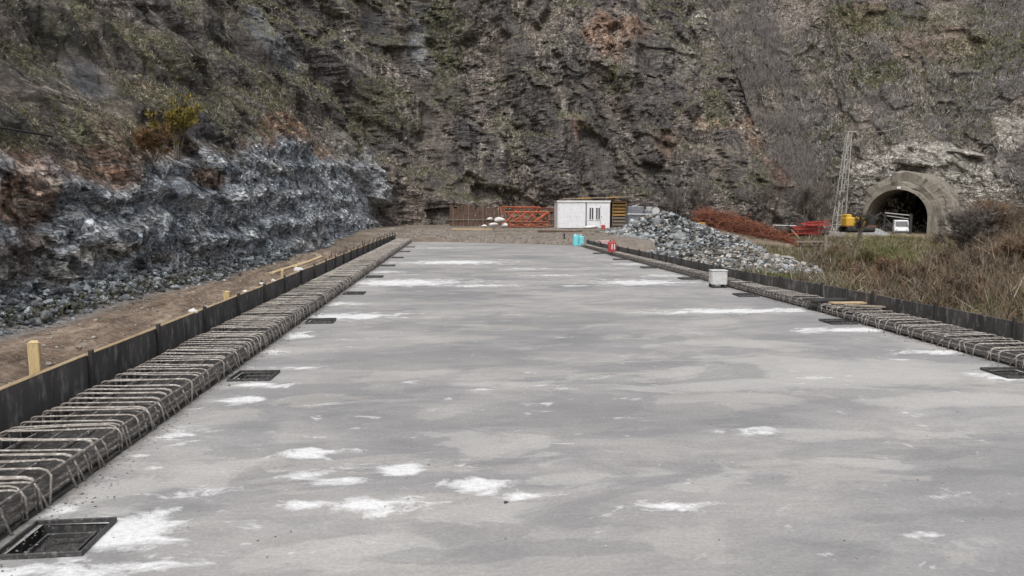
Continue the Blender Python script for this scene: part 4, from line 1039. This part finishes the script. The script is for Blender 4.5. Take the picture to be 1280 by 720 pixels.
for k, px in enumerate((742, 737)):
    o = np_mesh('cement_bag', BIG[k][0]*np.array([.5, .35, .3]), BIG[k][1], M['bag'], smooth=True); x = at(px, 284, 62.6).x; o.location = (x, 62.6, AZ(x, 62.6)+.12)
    tag(o, 'white bag lying at the foot of the cabin office half', 'bag', 'white bags by the cabin')

# ------------------------------------------------------------------ rusty rebar heap
mb = MB()
pa = at(872, 286, 58); pb = at(990, 306, 54)
for k in range(800):
    t = random.random(); u_ = random.gauss(0, .35)
    c = pa.lerp(pb, t); hh = (1.6-.4*t)*math.sin(math.pi*min(1, .18+t*.75))**.5
    z = random.random()*hh
    c = Vector((c.x, c.y+u_*1.4, G1(c.x, c.y)+.75*(1-t)+.05+z))
    L = random.uniform(.8, 1.9); a = random.gauss(-.06, .35); b_ = random.gauss(-.22, .30)
    d = Vector((math.cos(a), math.sin(a)*1.2, math.sin(b_)))*L/2
    if random.random() < .4: d = Vector((random.gauss(0, .3), random.gauss(0, .3), random.uniform(.3, .6)))
    m_ = c+Vector((0, 0, random.uniform(.02, .16)))
    mb.tube([c-d, m_, c+d], random.uniform(.012, .022), 4, cap=False)
tag(mb.build('rebar_heap', 'rust'), 'tangled heap of rusty red brown reinforcing bars behind the rubble', 'rebar heap', kind='stuff')
p = at(925, 300, 57); 
# a mound of earth under the rebar heap
XX, YY = np.meshgrid(np.linspace(15, 29, 60), np.linspace(48, 64, 50))
tt = (XX-pa.x)/(pb.x-pa.x); yl_ = pa.y+(pb.y-pa.y)*tt
ZZ = gz(XX, YY)-.15+.95*np.exp(-((YY-yl_)/2.0)**2)*sst(-.15, .1, tt)*(1-sst(.85, 1.2, tt))*(1.1-.5*tt)
tag(np_mesh('mound', np.stack([XX, YY, ZZ], -1).reshape(-1, 3), gridfaces(50, 60), M['ground'], {'mA': np.tile((.5, .1, .3), (XX.size, 1))}, smooth=True), kind='structure')
p = at(905, 276, 60); o = MB().box((0, 0, 0), (3.2, .3, .12), None, .01).build('pale_beam', 'timber'); o.location = (at(915, 276, 60).x, 60, p.z); tag(o, 'pale beam lying along the top of the rusty bar heap', 'beam')
o.rotation_euler = (0, .03, 0)
mb = MB().box((0, 0, .25), (.5, .4, .5), None, .03); o = mb.build('pale_carton', 'orangewood'); p = at(877, 283, 57); o.location = (p.x, p.y, p.z-.2); tag(o, 'small buff box at the left end of the rusty bar heap', 'box')

# red steel stack
p = at(988, 294, 72); r = empty('red_steel_stack', (p.x, 72, p.z), 0, 'stack of red painted steel beams right of the rusty bar heap', 'beam stack')
for k in range(12):
    x0 = random.uniform(-.3, .25)+.9*(k > 7); L = random.uniform(2.3, 3.3)
    MB().box((x0+L/2+(.12*k % .5), random.uniform(-.5, .5), .08+.115*k), (L, .14, .10), Euler((0, random.uniform(-.07, .05), random.uniform(-.1, .1)))).build('beam', 'red', r)
for x in (.4, 2.6): MB().tube([(x, -.6, -.1), (x+.05, -.6, 1.55)], .04, 5).build('upright', 'rust', r)
MB().box((-.9, -.5, 1.0), (2.3, .12, .07), Euler((0, .03, 0))).build('pale_board', 'whitetrim', r)
MB().tube([(-.6, -.5, .1), (-.4, -.55, 1.2)], .07, 5).build('prop', 'black', r)
MB().tube([(-.3, -.8, .6), (.6, -.9, -.4)], .05, 5).build('prop', 'timber', r)
# timber frames in the grass
for (px, py, Yd, label) in ((1031, 322, 38, 'pale timber post standing in the grass right of the low frame'),):
    p = at(px, py, Yd); o = MB().box((0, 0, .55), (.16, .12, 1.3), None, .01).build('timber_post', 'oldwood'); o.location = p; tag(o, label, 'post')
p = at(1000, 318, 42); r = empty('trestle', (p.x, 42, p.z), .1, 'low weathered timber trestle in the grass behind the rubble', 'trestle')
for x in (0, .9, 1.3): MB().box((x, 0, .3), (.08, .08, .8)).build('leg', 'oldwood', r)
MB().box((.7, 0, .74), (2.0, .3, .07)).build('top_board', 'oldwood', r); MB().box((.6, .3, .45), (1.6, .06, .07)).build('cross_board', 'oldwood', r)

# ------------------------------------------------------------------ lattice mast
def mast():
    b = at(1047, 292, 92); t = at(1061.5, 165, 92)
    r = empty('lattice_mast', tuple(b), 0, 'tall slim grey lattice mast leaning slightly before the tunnel', 'mast')
    top = Vector((t.x-b.x, 0, t.z-b.z)); n = 11
    def corner(f, i):
        w = .60*(1-f)+.24*f; a = ((-1, -1), (1, -1), (1, 1), (-1, 1))[i]
        return top*f+Vector((a[0]*w, a[1]*w, 0))
    for i in range(4): MB().tube([corner(0, i), corner(1, i)], .05, 5).build('mast_leg', 'mastgrey', r)
    for k in range(n):
        f0, f1 = k/n, (k+1)/n; mb = MB()
        for i in range(4):
            j = (i+1) % 4
            mb.tube([corner(f0, i), corner(f0, j)], .026, 4); mb.tube([corner(f0, i) if k % 2 else corner(f0, j), corner(f1, j) if k % 2 else corner(f1, i)], .026, 4)
        mb.build('bracing', 'mastgrey', r)
    MB().box(top+Vector((.15, 0, .06)), (1.1, .5, .1)).build('top_plate', 'mastgrey', r)
    MB().box((-.9, 0, -.1), (2.8, 1.8, .7), None, .05).build('footing', 'conc', r)
    MB().box((0, -.8, 5.4), (1.0, .08, .08)).build('cross_bar', 'mastgrey', r)
M['mastgrey'] = simple('pale_galvanised_mast', (.36, .35, .33), (.5, .49, .46), 3, .6, .2)
mast()
# thin cable from the mast top to the hill
mb = MB(); t = at(1061.5, 165, 92); e = at(1160, 140, 125); pts = []
for k in range(15):
    f = k/14; q = t.lerp(e, f); q.z -= 1.2*math.sin(math.pi*f); pts.append(q)
tag(mb.tube(pts, .03, 4).build('cable', 'steelgrey'), 'thin cable sagging from the mast top to the hillside', 'cable')

# ------------------------------------------------------------------ tunnel
r = empty('tunnel_portal', (TC.x, TC.y, -1.6), math.atan2(TAX.y, TAX.x), 'arched tunnel mouth with brown stained concrete collar in the pale rock', 'tunnel')
def arch(rad, low=-3.2, n=60):
    pts = [(-rad, low)]
    for k in range(n+1):
        a = math.pi-math.pi*k/n; pts.append((rad*math.cos(a), rad*math.sin(a)))
    pts.append((rad, low)); return pts
def arch_tube(r1, r2, x0, x1, name, m, jit=0., cz=2.6):
    o1 = arch(r1); o2 = arch(r2); n = len(o1); vs = []; fs = []
    nseg = 16; sd_ = random.uniform(0, 99)
    for si in range(nseg+1):
        x = x0+(x1-x0)*si/nseg
        edge_ = 1. if si == nseg else 0.
        for (u, z) in o1: vs.append((x, u, z+cz))
        for (u, z) in o2:
            fb_ = float(fbm(np.array([u*.45+x*.5+sd_]), np.array([z*.45-x*.3]), 91, 4, .6)[0])
            j = 1+jit*.16*fb_; vs.append((x+edge_*jit*1.2*fb_, u*j, z*(j if z > 0 else 1)+cz))
    st = 2*n
    for si in range(nseg):
        for k in range(n-1):
            a = si*st+k; fs.append((a, a+1, a+st+1, a+st)); a += n; fs.append((a+1, a, a+st, a+st+1))
    for e in (0, nseg):
        for k in range(n-1): a = e*st+k; fs.append((a, a+1, a+n+1, a+n) if e else (a+n, a+n+1, a+1, a))
    return MB().add(vs, fs).build(name, m, r)
# local x = outward axis
arch_tube(4.15, 4.6, -2., 4.6, 'collar', 'shot', .25)
arch_tube(4.62, 5.2, -3., 3.0, 'outer_ring', 'shot', .5)
arch_tube(5.22, 6.5, -6., 1.8, 'rock_ring', 'shot', .9)
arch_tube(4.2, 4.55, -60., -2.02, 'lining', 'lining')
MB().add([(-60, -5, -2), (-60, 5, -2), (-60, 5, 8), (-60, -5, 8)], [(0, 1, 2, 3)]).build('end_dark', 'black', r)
MB().box((4.66, 0.2, 7.0), (.1, .5, .35)).build('keystone_plate', 'whitetrim', r)
# overhang slabs above the tunnel
for (px, py, L, hgt, lb) in ((1135, 203, 3.2, 1.0, 'jutting pale rock ledge directly above the tunnel mouth'), (1205, 188, 3.6, 1.3, 'large overhanging pale block up and right of the tunnel mouth')):
    p = sB(px, py); V, Fc = rockshape(70+int(L*10), 2)
    V = V*np.array([L, 2.6, hgt]); V = V+.18*np.stack([fbm(V[:, 1]*1.5, V[:, 2]*1.5, 5), fbm(V[:, 0]*1.5, V[:, 2]*1.5, 6), fbm(V[:, 0]*1.5, V[:, 1]*1.5, 7)], 1)
    z0 = np.zeros(len(V)); o = np_mesh('rock_ledge', V, Fc, M['cliff'], {'mA': np.stack([z0, z0, z0], -1), 'mB': np.stack([z0, z0+.85, z0], -1)}); o.location = Vector(p)+Vector((0, .4, 0)); o.rotation_euler = (.05, .06, -.35)
    tag(o, lb, 'rock ledge')

def wheel(r, x, y, z, rad=.36, w=.24):
    mb = MB(); vs = []; n = 18
    prof = [(rad*.55, -w/2), (rad*.95, -w/2), (rad, -w/3), (rad, w/3), (rad*.95, w/2), (rad*.55, w/2)]
    for rr_, yy in prof:
        for k in range(n): a = 2*math.pi*k/n; vs.append((x+rr_*math.cos(a), y+yy, z+rr_*math.sin(a)))
    fs = [(i*n+k, i*n+(k+1) % n, (i+1)*n+(k+1) % n, (i+1)*n+k) for i in range(5) for k in range(n)]+[tuple(range(n)), tuple(range(6*n-1, 5*n-1, -1))]
    t = mb.add(vs, fs).build('wheel', 'black', r)
    MB().tube([(x, y-w/2-.01, z), (x, y+w/2+.01, z)], rad*.5, 12).build('rim', 'steelgrey', t)
# white van in front of the tunnel, facing the viewer
p = at(1125, 297, 98); r = empty('white_van', (p.x, 98, p.z+.35), R(-118), 'white van parked in front of the dark tunnel mouth', 'van')
vs = []; prof = [(-2.3, .35), (-2.3, 1.9), (-2.1, 2.05), (.9, 2.05), (1.15, 1.95), (1.75, 1.15), (2.35, .95), (2.45, .8), (2.45, .35)]
for sy in (-.88, .88):
    for x, z in prof: vs.append((x, sy*(1 if z < 1.3 else .92), z))
n = len(prof); fs = [tuple(range(n)), tuple(range(2*n-1, n-1, -1))]+[(i, i+n, (i+1) % n+n, (i+1) % n) for i in range(n)]
MB().add(vs, fs).build('body', 'white', r)
MB().add([(1.20, -.74, 1.90), (1.20, .74, 1.90), (1.74, .78, 1.20), (1.74, -.78, 1.20)], [(0, 1, 2, 3)]).build('windscreen', 'glass', r).location = (.02, 0, .02)
for sy in (-1, 1):
    MB().box((.85, sy*.86, 1.5), (.8, .03, .5)).build('side_window', 'glass', r)
    MB().box((2.46, sy*.62, .78), (.04, .3, .18)).build('headlight', 'steelpale', r)
    for x in (-1.5, 1.6): wheel(r, x, sy*.80, .34)
MB().box((2.47, 0, .5), (.06, 1.7, .2)).build('bumper', 'black', r)
# pale gravel ramp below the van
XX, YY = np.meshgrid(np.linspace(-3.4, 3.4, 40), np.linspace(-4, 5, 40)); c = at(1124, 312, 90)
ZZ = 1.55*np.exp(-(XX/1.7)**2)*sst(-3.4, 3.5, YY)+.10*fbm(XX*2, YY*2, 90)
o = np_mesh('gravel_ramp', np.stack([XX+c.x, YY+c.y+3, ZZ-1.75], -1).reshape(-1, 3), gridfaces(40, 40), M['ground'], {'mA': np.tile((0., 1., 0.), (1600, 1))}, smooth=True)
tag(o, kind='structure')
# gate beam over the road
p = at(1106, 266, 96); r = empty('gantry', (p.x, 96, -1.4), -.15, 'dark gantry with a pale top bar in front of the tunnel mouth', 'gantry')
MB().tube([(0, 0, p.z+1.4), (3.3, 0, p.z+1.05)], .07, 6).build('top_bar', 'steelgrey', r)
MB().tube([(.3, 0, p.z+1.0), (3.1, 0, p.z+.6)], .06, 6).build('lower_bar', 'steelgrey', r)
MB().box((3.4, 0, (p.z+1.2)/2), (.35, .3, p.z+1.2), None, .03).build('post', 'black', r)
MB().box((0, 0, (p.z+1.2)/2), (.2, .2, p.z+1.2), None, .03).build('post', 'black', r)
# yellow machine
p = at(1052, 291, 84); r = empty('yellow_machine', (p.x, 84, p.z), 0, 'small yellow tracked machine with dark cab right of the mast', 'machine')
MB().box((1.35, 0, 1.35), (2.4, 1.5, 1.0), None, .15).build('engine_cover', 'yellow', r)
MB().box((.55, 0, 2.0), (.7, 1.2, .35), None, .08).build('hood', 'yellow', r)
MB().box((3.0, -.1, 1.3), (1.0, 1.3, 1.5), None, .12).build('cab', 'black', r)
MB().box((3.0, -.77, 1.55), (.7, .03, .7)).build('cab_window', 'glass', r)
for y in (-.7, .7):
    mb = MB(); mb.tube([(0.2, y, .42), (3.5, y, .42)], .36, 10); mb.build('track', 'black', r)
MB().box((1.9, -.2, .80), (3.8, 1.3, .14)).build('chassis', 'rust', r)
MB().tube([(3.4, 0, 1.4), (4.6, -.2, 2.3), (5.6, -.3, 1.2)], .15, 6, .1).build('boom', 'black', r)
MB().box((5.6, -.3, .9), (.6, .6, .55), Euler((0, .4, 0)), .08).build('bucket', 'black', r)

# ------------------------------------------------------------------ shrubs and brush
def shrub(name, loc, hgt, spread, n_stem, label, cols, cat='shrub', group=None, depth=3, trunk=None, seed=0, leaf=None, twr=.35):
    rd = random.Random(seed); root = empty(name, loc, 0, label, cat, group)
    st = MB(); tips = []
    def grow(p, d, L, r_, lv):
        q = p+d*L*.55+Vector((rd.gauss(0, .06), rd.gauss(0, .06), rd.gauss(0, .03)))*L; e = q+(d+Vector((rd.gauss(0, .22), rd.gauss(0, .22), .08))).normalized()*L*.45
        st.tube([p, q, e], r_, 4, r_*.55, cap=False); tips.append((e, d, L)); tips.append((q, d, L))
        if lv > 0:
            for k in range(rd.randint(2, 4)):
                nd = (d+Vector((rd.gauss(0, .5), rd.gauss(0, .5), rd.gauss(.1, .25)))).normalized()
                grow(p.lerp(e, rd.uniform(.45, 1)), nd, L*rd.uniform(.45, .75), r_*.55, lv-1)
    for k in range(n_stem):
        a = rd.uniform(0, 6.28); lean = rd.uniform(.1, 1)*spread
        d = Vector((math.cos(a)*lean, math.sin(a)*lean, 1)).normalized()
        grow(Vector((rd.gauss(0, .08), rd.gauss(0, .08), -.1)), d, hgt*rd.uniform(.45, .62), hgt*.011+.004 if trunk is None else trunk, depth)
    st.build('stem', 'barkc', root)
    n = len(tips)*(14 if leaf is None else 9)
    ti = rng.integers(0, len(tips), n); base = np.array([tips[i][0][:] for i in ti]); dirs = np.array([tips[i][1][:] for i in ti])+rng.normal(size=(n, 3))*.6
    cols = np.array(cols); T = cols[rng.integers(0, len(cols), n)]*rng.uniform(.75, 1.25, (n, 1))
    L = rng.uniform(.25, 1, n)*hgt*twr*(.42 if leaf is None else .55)
    V, Fc, T = blades(base, dirs, L, np.full(n, .007+.0022*hgt) if leaf is None else L*leaf, T, .5)
    np_mesh('twigs' if leaf is None else 'leaves', V, Fc, M['twig'], {'tint': T}, parent=root)
    return root
M['barkc'] = simple('grey_brown_bark', (.10, .083, .068), (.19, .165, .14), 8, .9, .4)
BR = [(.15, .105, .07), (.20, .15, .105), (.11, .085, .06), (.24, .18, .13)]; GYc = [(.16, .14, .125), (.24, .22, .2), (.12, .10, .09)]
RD = [(.20, .135, .085), (.15, .10, .068), (.25, .175, .115)]; OL = [(.13, .125, .055), (.09, .095, .04), (.19, .17, .08), (.16, .12, .06)]
def zr(x, y): return G1(x, y)
sh = [  # px, Y, height, spread, stems, cols, label
 (1208, 32, 2.4, .35, 14, GYc, 'tall grey leafless shrub with many upright stems near the right side'),
 (1180, 28, .9, .5, 9, BR, 'brown leafless shrub just left of the tallest grey one'),
 (1250, 32, 2.1, .6, 10, BR, 'brown leafless shrub between the tall grey one and the photo edge'),
 (1272, 22, 1.1, .9, 10, RD, 'reddish brown leafless shrub at the right photo edge'),
 (1215, 20, .8, 1.0, 9, BR, 'low brown brush mound right behind the right formwork'),
 (1120, 27, 1.0, 1.2, 12, RD, 'rounded russet brush below the tunnel'),
 (1085, 30, 1.1, 1.2, 11, OL, 'olive low shrub left of the russet brush'),
 (1150, 24, .8, 1.2, 11, BR, 'low brown brush in front of the russet mound'),
 (1050, 33, 1.1, 1.2, 10, OL, 'small olive shrub at the end of the pale rubble'),
 (1240, 50, 2.6, .7, 10, RD, 'russet leafless shrub on the slope below the right rock wall'),
 (1225, 60, 1.3, .8, 10, BR, 'far brown shrub under the right side of the tunnel collar'),
 (1295, 40, 2.2, .8, 10, BR, 'high brown shrub partly outside the right photo edge'),
]
for k, (px, Yd, h_, sp, ns, cols, lb) in enumerate(sh):
    x = at(px, HZ, Yd).x
    shrub('bare_shrub', (x, Yd, zr(x, Yd)), h_, sp, ns, lb, cols, 'shrub', 'leafless shrubs on the right bank', 3, None, 20+k)
x = at(1076, HZ, 60).x
shrub('small_tree', (x, 60, zr(x, 60)), 3.4, .35, 2, 'small dark leafless tree below the yellow machine', [(.07, .06, .05)], 'tree', None, 3, .08, 61)
# bare trees before the back cliff, right of centre, and on the spur
for k, (px, py, Yd, h_, lb) in enumerate(((1005, 285, 79, 5.5, 'thin grey leafless tree at the cliff foot behind the red beams'), (960, 283, 79, 5.0, 'thin grey leafless tree at the cliff foot behind the rusty bars'), (1025, 290, 80, 5.2, 'leafless tree at the cliff foot just left of the mast'), (868, 275, 79, 4.4, 'leafless tree at the cliff foot above the rubble heap'), (845, 275, 80, 3.6, 'low leafless tree left of the one above the rubble heap'))):
    p = at(px, py, Yd); shrub('bare_tree', (p.x, Yd, p.z-.4), h_, .35, 4, lb, GYc, 'tree', 'bare trees at the cliff foot', 3, .05, 80+k)
# thicket of grey bare trees in the gully behind the spur
cells_ = []
idx = np.where((cB['V'][:, 1] > 90) & (cB['V'][:, 2] > 2))[0]
prx = VX+F*cB['V'][idx, 0]/cB['V'][idx, 1]
hz_ = cB['V'][idx, 2]/cB['V'][idx, 1]
ok = idx[(prx > 870) & (prx < 1080) & (np.abs(prx-(915+(1-hz_/.28)*120)) < 20+26*vn(cB['S'][idx]/4, cB['Hh'][idx]/4, 67))]
pick = rng.choice(ok[vn(cB['S'][ok]/3, cB['Hh'][ok]/3, 66) > .36], 1500)
n = 1500*26
base = np.repeat(cB['V'][pick], 26, 0)+rng.normal(size=(n, 3))*.9; D = rng.normal(size=(n, 3))*.35+np.array([0, 0, 1])
tc = np.array([(.22, .20, .195), (.29, .265, .255), (.17, .155, .145), (.25, .22, .205)])
L = rng.uniform(.4, 1.5, n)
V, Fc, T = blades(base, D, L, np.full(n, .035), tc[rng.integers(0, 4, n)]*rng.uniform(.8, 1.2, (n, 1)), .3)
tag(np_mesh('gully_thicket', V, Fc, M['twig'], {'tint': T}), 'soft grey thicket of leafless saplings filling the gully behind the spur', 'thicket', kind='stuff')

# yellow bush on the left cliff
q = sA(210, 190)
YS = q[1]/F
shrub('yellow_bush', (q[0]+.25, q[1], q[2]-.1), 64*YS, .16, 7, 'upright yellow green bush growing on the left cliff ledge', [(.25, .20, .045), (.18, .16, .045), (.33, .26, .06), (.13, .11, .04)], 'bush', None, 3, None, 7, .16, .2)
q = sA(182, 192)
shrub('brown_bush', (q[0]+.25, q[1], q[2]-.1), 38*q[1]/F, .8, 8, 'low russet bush left of the yellow bush on the ledge', [(.19, .115, .055), (.13, .08, .045), (.23, .15, .08)], 'bush', None, 3, None, 8, .12, .35)
# pipe on left cliff
mb = MB(); pp = []
for k in range(12):
    f = k/11; px = -40+135*f; py = 157+22*f
    i = np.argmin(np.abs(VX+F*cA['V'][:, 0]/np.maximum(cA['V'][:, 1], 1)-px)+np.abs(HZ-F*(cA['V'][:, 2]-H)/np.maximum(cA['V'][:, 1], 1)-py)+500*(cA['V'][:, 1] < 6)); q = cA['V'][i]
    pp.append(Vector(q)+Vector((.14, -.1, .05)))
sm = [(pp[max(i-1, 0)]+pp[i]*2+pp[min(i+1, 11)])/4 for i in range(12)]
tag(mb.tube(sm, .028, 6).build('black_hose', 'black', None, True), 'thin black hose strung along the rock at the left photo edge', 'hose')

# ground cover on the right bank
n0 = 85000; gx = []; gy = []
d = 9+75*rng.random(n0)**1.25; px = rng.uniform(840, 1330, n0); x = d*np.tan(np.arctan((px-640)/F)+yaw)
RWv = RWF(d)
okm = (x > RWv+.25) & ((heap_h(x, d) < .25)) & (d < 95) & ~((d > 46) & (x < 19))
x = x[okm]; y = d[okm]; n = len(x); z = gz(x, y)
NB = 8
L0 = rng.uniform(.04, .15, n)*np.clip(.55+y/45, .6, 1.5)*(1+1.1*(vn(x*.6, y*.6, 5) > .55))
cols = np.array([(.15, .15, .065), (.10, .115, .045), (.18, .17, .085), (.17, .13, .085), (.27, .24, .17), (.12, .10, .07)])
pr = vn(x*.35, y*.25, 12); ci = np.clip((pr*6+rng.normal(size=n)*1.2).astype(int), 0, 5)
ord_ = np.array([1, 0, 2, 4, 3, 5]); tint = cols[ord_[ci]]
base = np.repeat(np.stack([x, y, z-.03], 1), NB, 0)+rng.normal(size=(n*NB, 3))*np.repeat(L0, NB)[:, None]*np.array([.5, .5, .12])
D = rng.normal(size=(n*NB, 3))*.55+np.array([0, 0, .8])
LL = np.repeat(L0, NB)*rng.uniform(.5, 1.3, n*NB)
V, Fc, T = blades(base, D, LL, LL*.05+.004*np.repeat(y/12, NB), np.repeat(tint, NB, 0)*rng.uniform(.7, 1.3, (n*NB, 1)), .5)
tag(np_mesh('bank_grass', V, Fc, M['scrub'], {'tint': T}), 'dry olive and brown grass and brush covering the right bank', 'grass', kind='stuff')
n0 = 5200; d = 11+60*rng.random(n0)**1.2; px = rng.uniform(1000, 1330, n0); x = d*np.tan(np.arctan((px-640)/F)+yaw)
okm = (x > RWF(d)+.7) & (heap_h(x, d) < .15) & (vn(x*.35, d*.22, 33) > .38) & ~((px > 1075) & (px < 1160) & (d > 30)); x = x[okm]; y = d[okm]; n = len(x); z = gz(x, y); NB = 26
hs_ = rng.uniform(.25, .75, n)*(.6+.7*vn(x*.3, y*.3, 34))
tc = np.array([(.17, .13, .095), (.22, .18, .135), (.11, .09, .07), (.18, .12, .075), (.12, .115, .06), (.27, .24, .20)])
tt_ = tc[np.clip((vn(x*.25, y*.2, 35)*6+rng.normal(size=n)*1.3).astype(int), 0, 5)]
base = np.repeat(np.stack([x, y, z], 1), NB, 0)+rng.normal(size=(n*NB, 3))*np.array([.16, .16, .04])
base[:, 2] += np.repeat(hs_, NB)*rng.uniform(0, .7, n*NB)
V, Fc, T = blades(base, rng.normal(size=(n*NB, 3))*.6+np.array([0, 0, .9]), np.repeat(hs_, NB)*rng.uniform(.3, .9, n*NB), .006+.0005*np.repeat(y, NB), np.repeat(tt_, NB, 0)*rng.uniform(.7, 1.35, (n*NB, 1)), .6)
tag(np_mesh('bank_brush', V, Fc, M['twig'], {'tint': T}), 'tangled brown brush and dead stalks over the right bank', 'brush', kind='stuff')
# weeds at the near cliff foot and track
n = 1500; i = rng.integers(80, 560, n); off = rng.normal(size=n)*.3-.1
x = Qf[i, 0]-Nf[i, 0]*off; y = Qf[i, 1]-Nf[i, 1]*off; z = gz(x, y)
base = np.repeat(np.stack([x, y, z+.2], 1), 6, 0)+rng.normal(size=(n*6, 3))*.08
V, Fc, T = blades(base, rng.normal(size=(n*6, 3))*.6+np.array([0, 0, .8]), rng.uniform(.05, .22, n*6), np.full(n*6, .012), np.tile((.12, .11, .06), (n*6, 1))*rng.uniform(.6, 1.4, (n*6, 1)))
tag(np_mesh('foot_weeds', V, Fc, M['scrub'], {'tint': T}), 'sparse weeds among the broken rock at the left cliff foot', 'weeds', kind='stuff')

# ------------------------------------------------------------------ light
W = bpy.data.worlds.new('World'); S.world = W; W.use_nodes = True; nt = W.node_tree; bg = nt.nodes['Background']
sky = nt.nodes.new('ShaderNodeTexSky'); sky.sky_type = 'NISHITA'; sky.sun_disc = False
SE, SR = R(58), R(200)
sky.sun_elevation = SE; sky.sun_rotation = SR; sky.air_density = 1.; sky.dust_density = 6.; sky.ozone_density = 1
hs = nt.nodes.new('ShaderNodeHueSaturation'); hs.inputs['Saturation'].default_value = .28
nt.links.new(sky.outputs[0], hs.inputs['Color']); nt.links.new(hs.outputs[0], bg.inputs['Color']); bg.inputs['Strength'].default_value = .13
sl = bpy.data.lights.new('sun', 'SUN'); so = bpy.data.objects.new('sun', sl); C.objects.link(so)
sl.energy = 1.2; sl.angle = R(25); sl.color = (1, .97, .93)
sd = Vector((math.sin(SR)*math.cos(SE), math.cos(SR)*math.cos(SE), math.sin(SE)))
so.rotation_euler = sd.to_track_quat('Z', 'Y').to_euler()
S.view_settings.view_transform = 'Standard'; S.view_settings.look = 'None'; S.view_settings.exposure = .25; S.view_settings.gamma = 1
S.render.engine = 'CYCLES'
